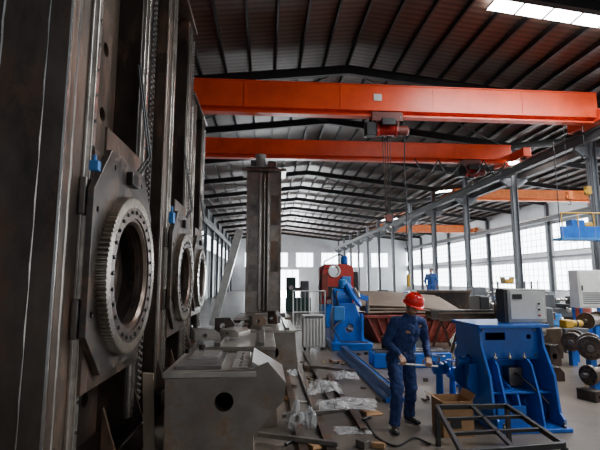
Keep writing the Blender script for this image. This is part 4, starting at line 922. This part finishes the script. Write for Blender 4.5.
for i,(x,z,mt,lab) in enumerate(((10.9,.3,lblue,'blue bin on the bottom shelf of the steel rack'),(11.6,.3,dredm,'dark red bin on the bottom shelf of the steel rack'),(10.9,1.0,cardb,'brown bin on the middle shelf of the steel rack'),(11.6,1.0,steel3,'grey bin on the middle shelf of the steel rack'),(11.2,1.7,yellow,'yellow bin on the top shelf of the steel rack'))):
    m=MB(); m.plate([(x-.2,z),(x+.2,z),(x+.24,z+.3),(x+.21,z+.3),(x+.17,z+.03),(x-.17,z+.03),(x-.21,z+.3),(x-.24,z+.3)],[],(0,19.05,0),(1,0,0),(0,0,1),(0,.4,0)); m.box(x-.19,x+.19,19.05,19.07,z,z+.2)
    tag(m.build('storage_bin',mt,smooth=False),lab,'bin','bins on the steel rack')
Yk=14.4
a=PY(562,240,Yk);b=PY(612,226,Yk)
t=thing('service_platform','blue service platform with yellow rail hanging beside the nearest hall column','platform',((a.x+b.x)/2,Yk+.3,a.z))
MB().box(a.x,b.x,Yk,Yk+.5,a.z,a.z+.1).build('deck',lblue,t,bev=.01)
MB().box(a.x,b.x,Yk,Yk+.04,a.z+.1,b.z-.02).build('side_panel',blue,t,bev=.01)
zr=PY(585,213,Yk).z
MB().tube((a.x+.05,Yk+.02,zr),(b.x,Yk+.02,zr),.03,n=8).build('hand_rail',yellow,t)
for k in range(4):
    x=a.x+.06+(b.x-a.x-.1)*k/3; MB().tube((x,Yk+.02,a.z+.1),(x,Yk+.02,zr),.022,n=8).build('rail_post',yellow,t)
MB().box(a.x+.5,a.x+1.0,Yk+.1,Yk+.45,a.z+.1,a.z+.75).build('drive_case',blue,t,bev=.02)
MB().lathe([(.1,0),(.14,.03),(.14,.32),(.08,.36)],(a.x+1.02,Yk+.28,a.z+.55),(1,0,0)).build('motor',yellow,t)
for x in(a.x+.25,b.x-.25): MB().tube((x,Yk+.4,a.z+.1),(x,Yk+.4,RWZ-.36),.018,n=8).build('hanger',blackp,t)
for (px,py,mt,lab) in ((588,192,yellow,'yellow lifting clamp hanging above the blue service platform'),(569,197,orange2,'small orange lifting block hanging beside the yellow clamp')):
    p=PY(px,py,14.25); k=.6
    t=thing('lifting_block',lab,'lifting gear',(p.x,p.y,p.z-.3),'lifting blocks hanging on the right')
    MB().lathe([(.08*k,0),(.2*k,.01),(.2*k,.12),(.08*k,.13)],(p.x,p.y-.06,p.z),(0,1,0),n=24).build('sheave',mt,t)
    MB().box(p.x-.13*k,p.x+.13*k,p.y-.1,p.y+.11,p.z-.1,p.z+.2).build('cheek',mt,t,bev=.02)
    MB().path([(p.x,p.y,p.z-.1),(p.x,p.y,p.z-.16)]+[(p.x+.06*math.sin(k2*.45),p.y,p.z-.22+.06*math.cos(k2*.45)) for k2 in range(10)],.016).build('hook',steel3,t)
    MB().tube((p.x,p.y,p.z+.2),(p.x,p.y,GZ0-.05),.010,n=6).build('rope',blackp,t)

# ---------------------------------------------------------------- world, camera
w=bpy.data.worlds.new('world'); bpy.context.scene.world=w; w.use_nodes=True
bg=w.node_tree.nodes['Background']; bg.inputs[0].default_value=(.78,.88,1,1); bg.inputs[1].default_value=.32
cam=bpy.data.cameras.new('camera'); co=bpy.data.objects.new('camera',cam); C.objects.link(co)
co.location=CAM; co.rotation_euler=(R(97.3),0,R(-4.65)); cam.sensor_width=36; cam.lens=F/600*36; cam.clip_end=200
bpy.context.scene.camera=co
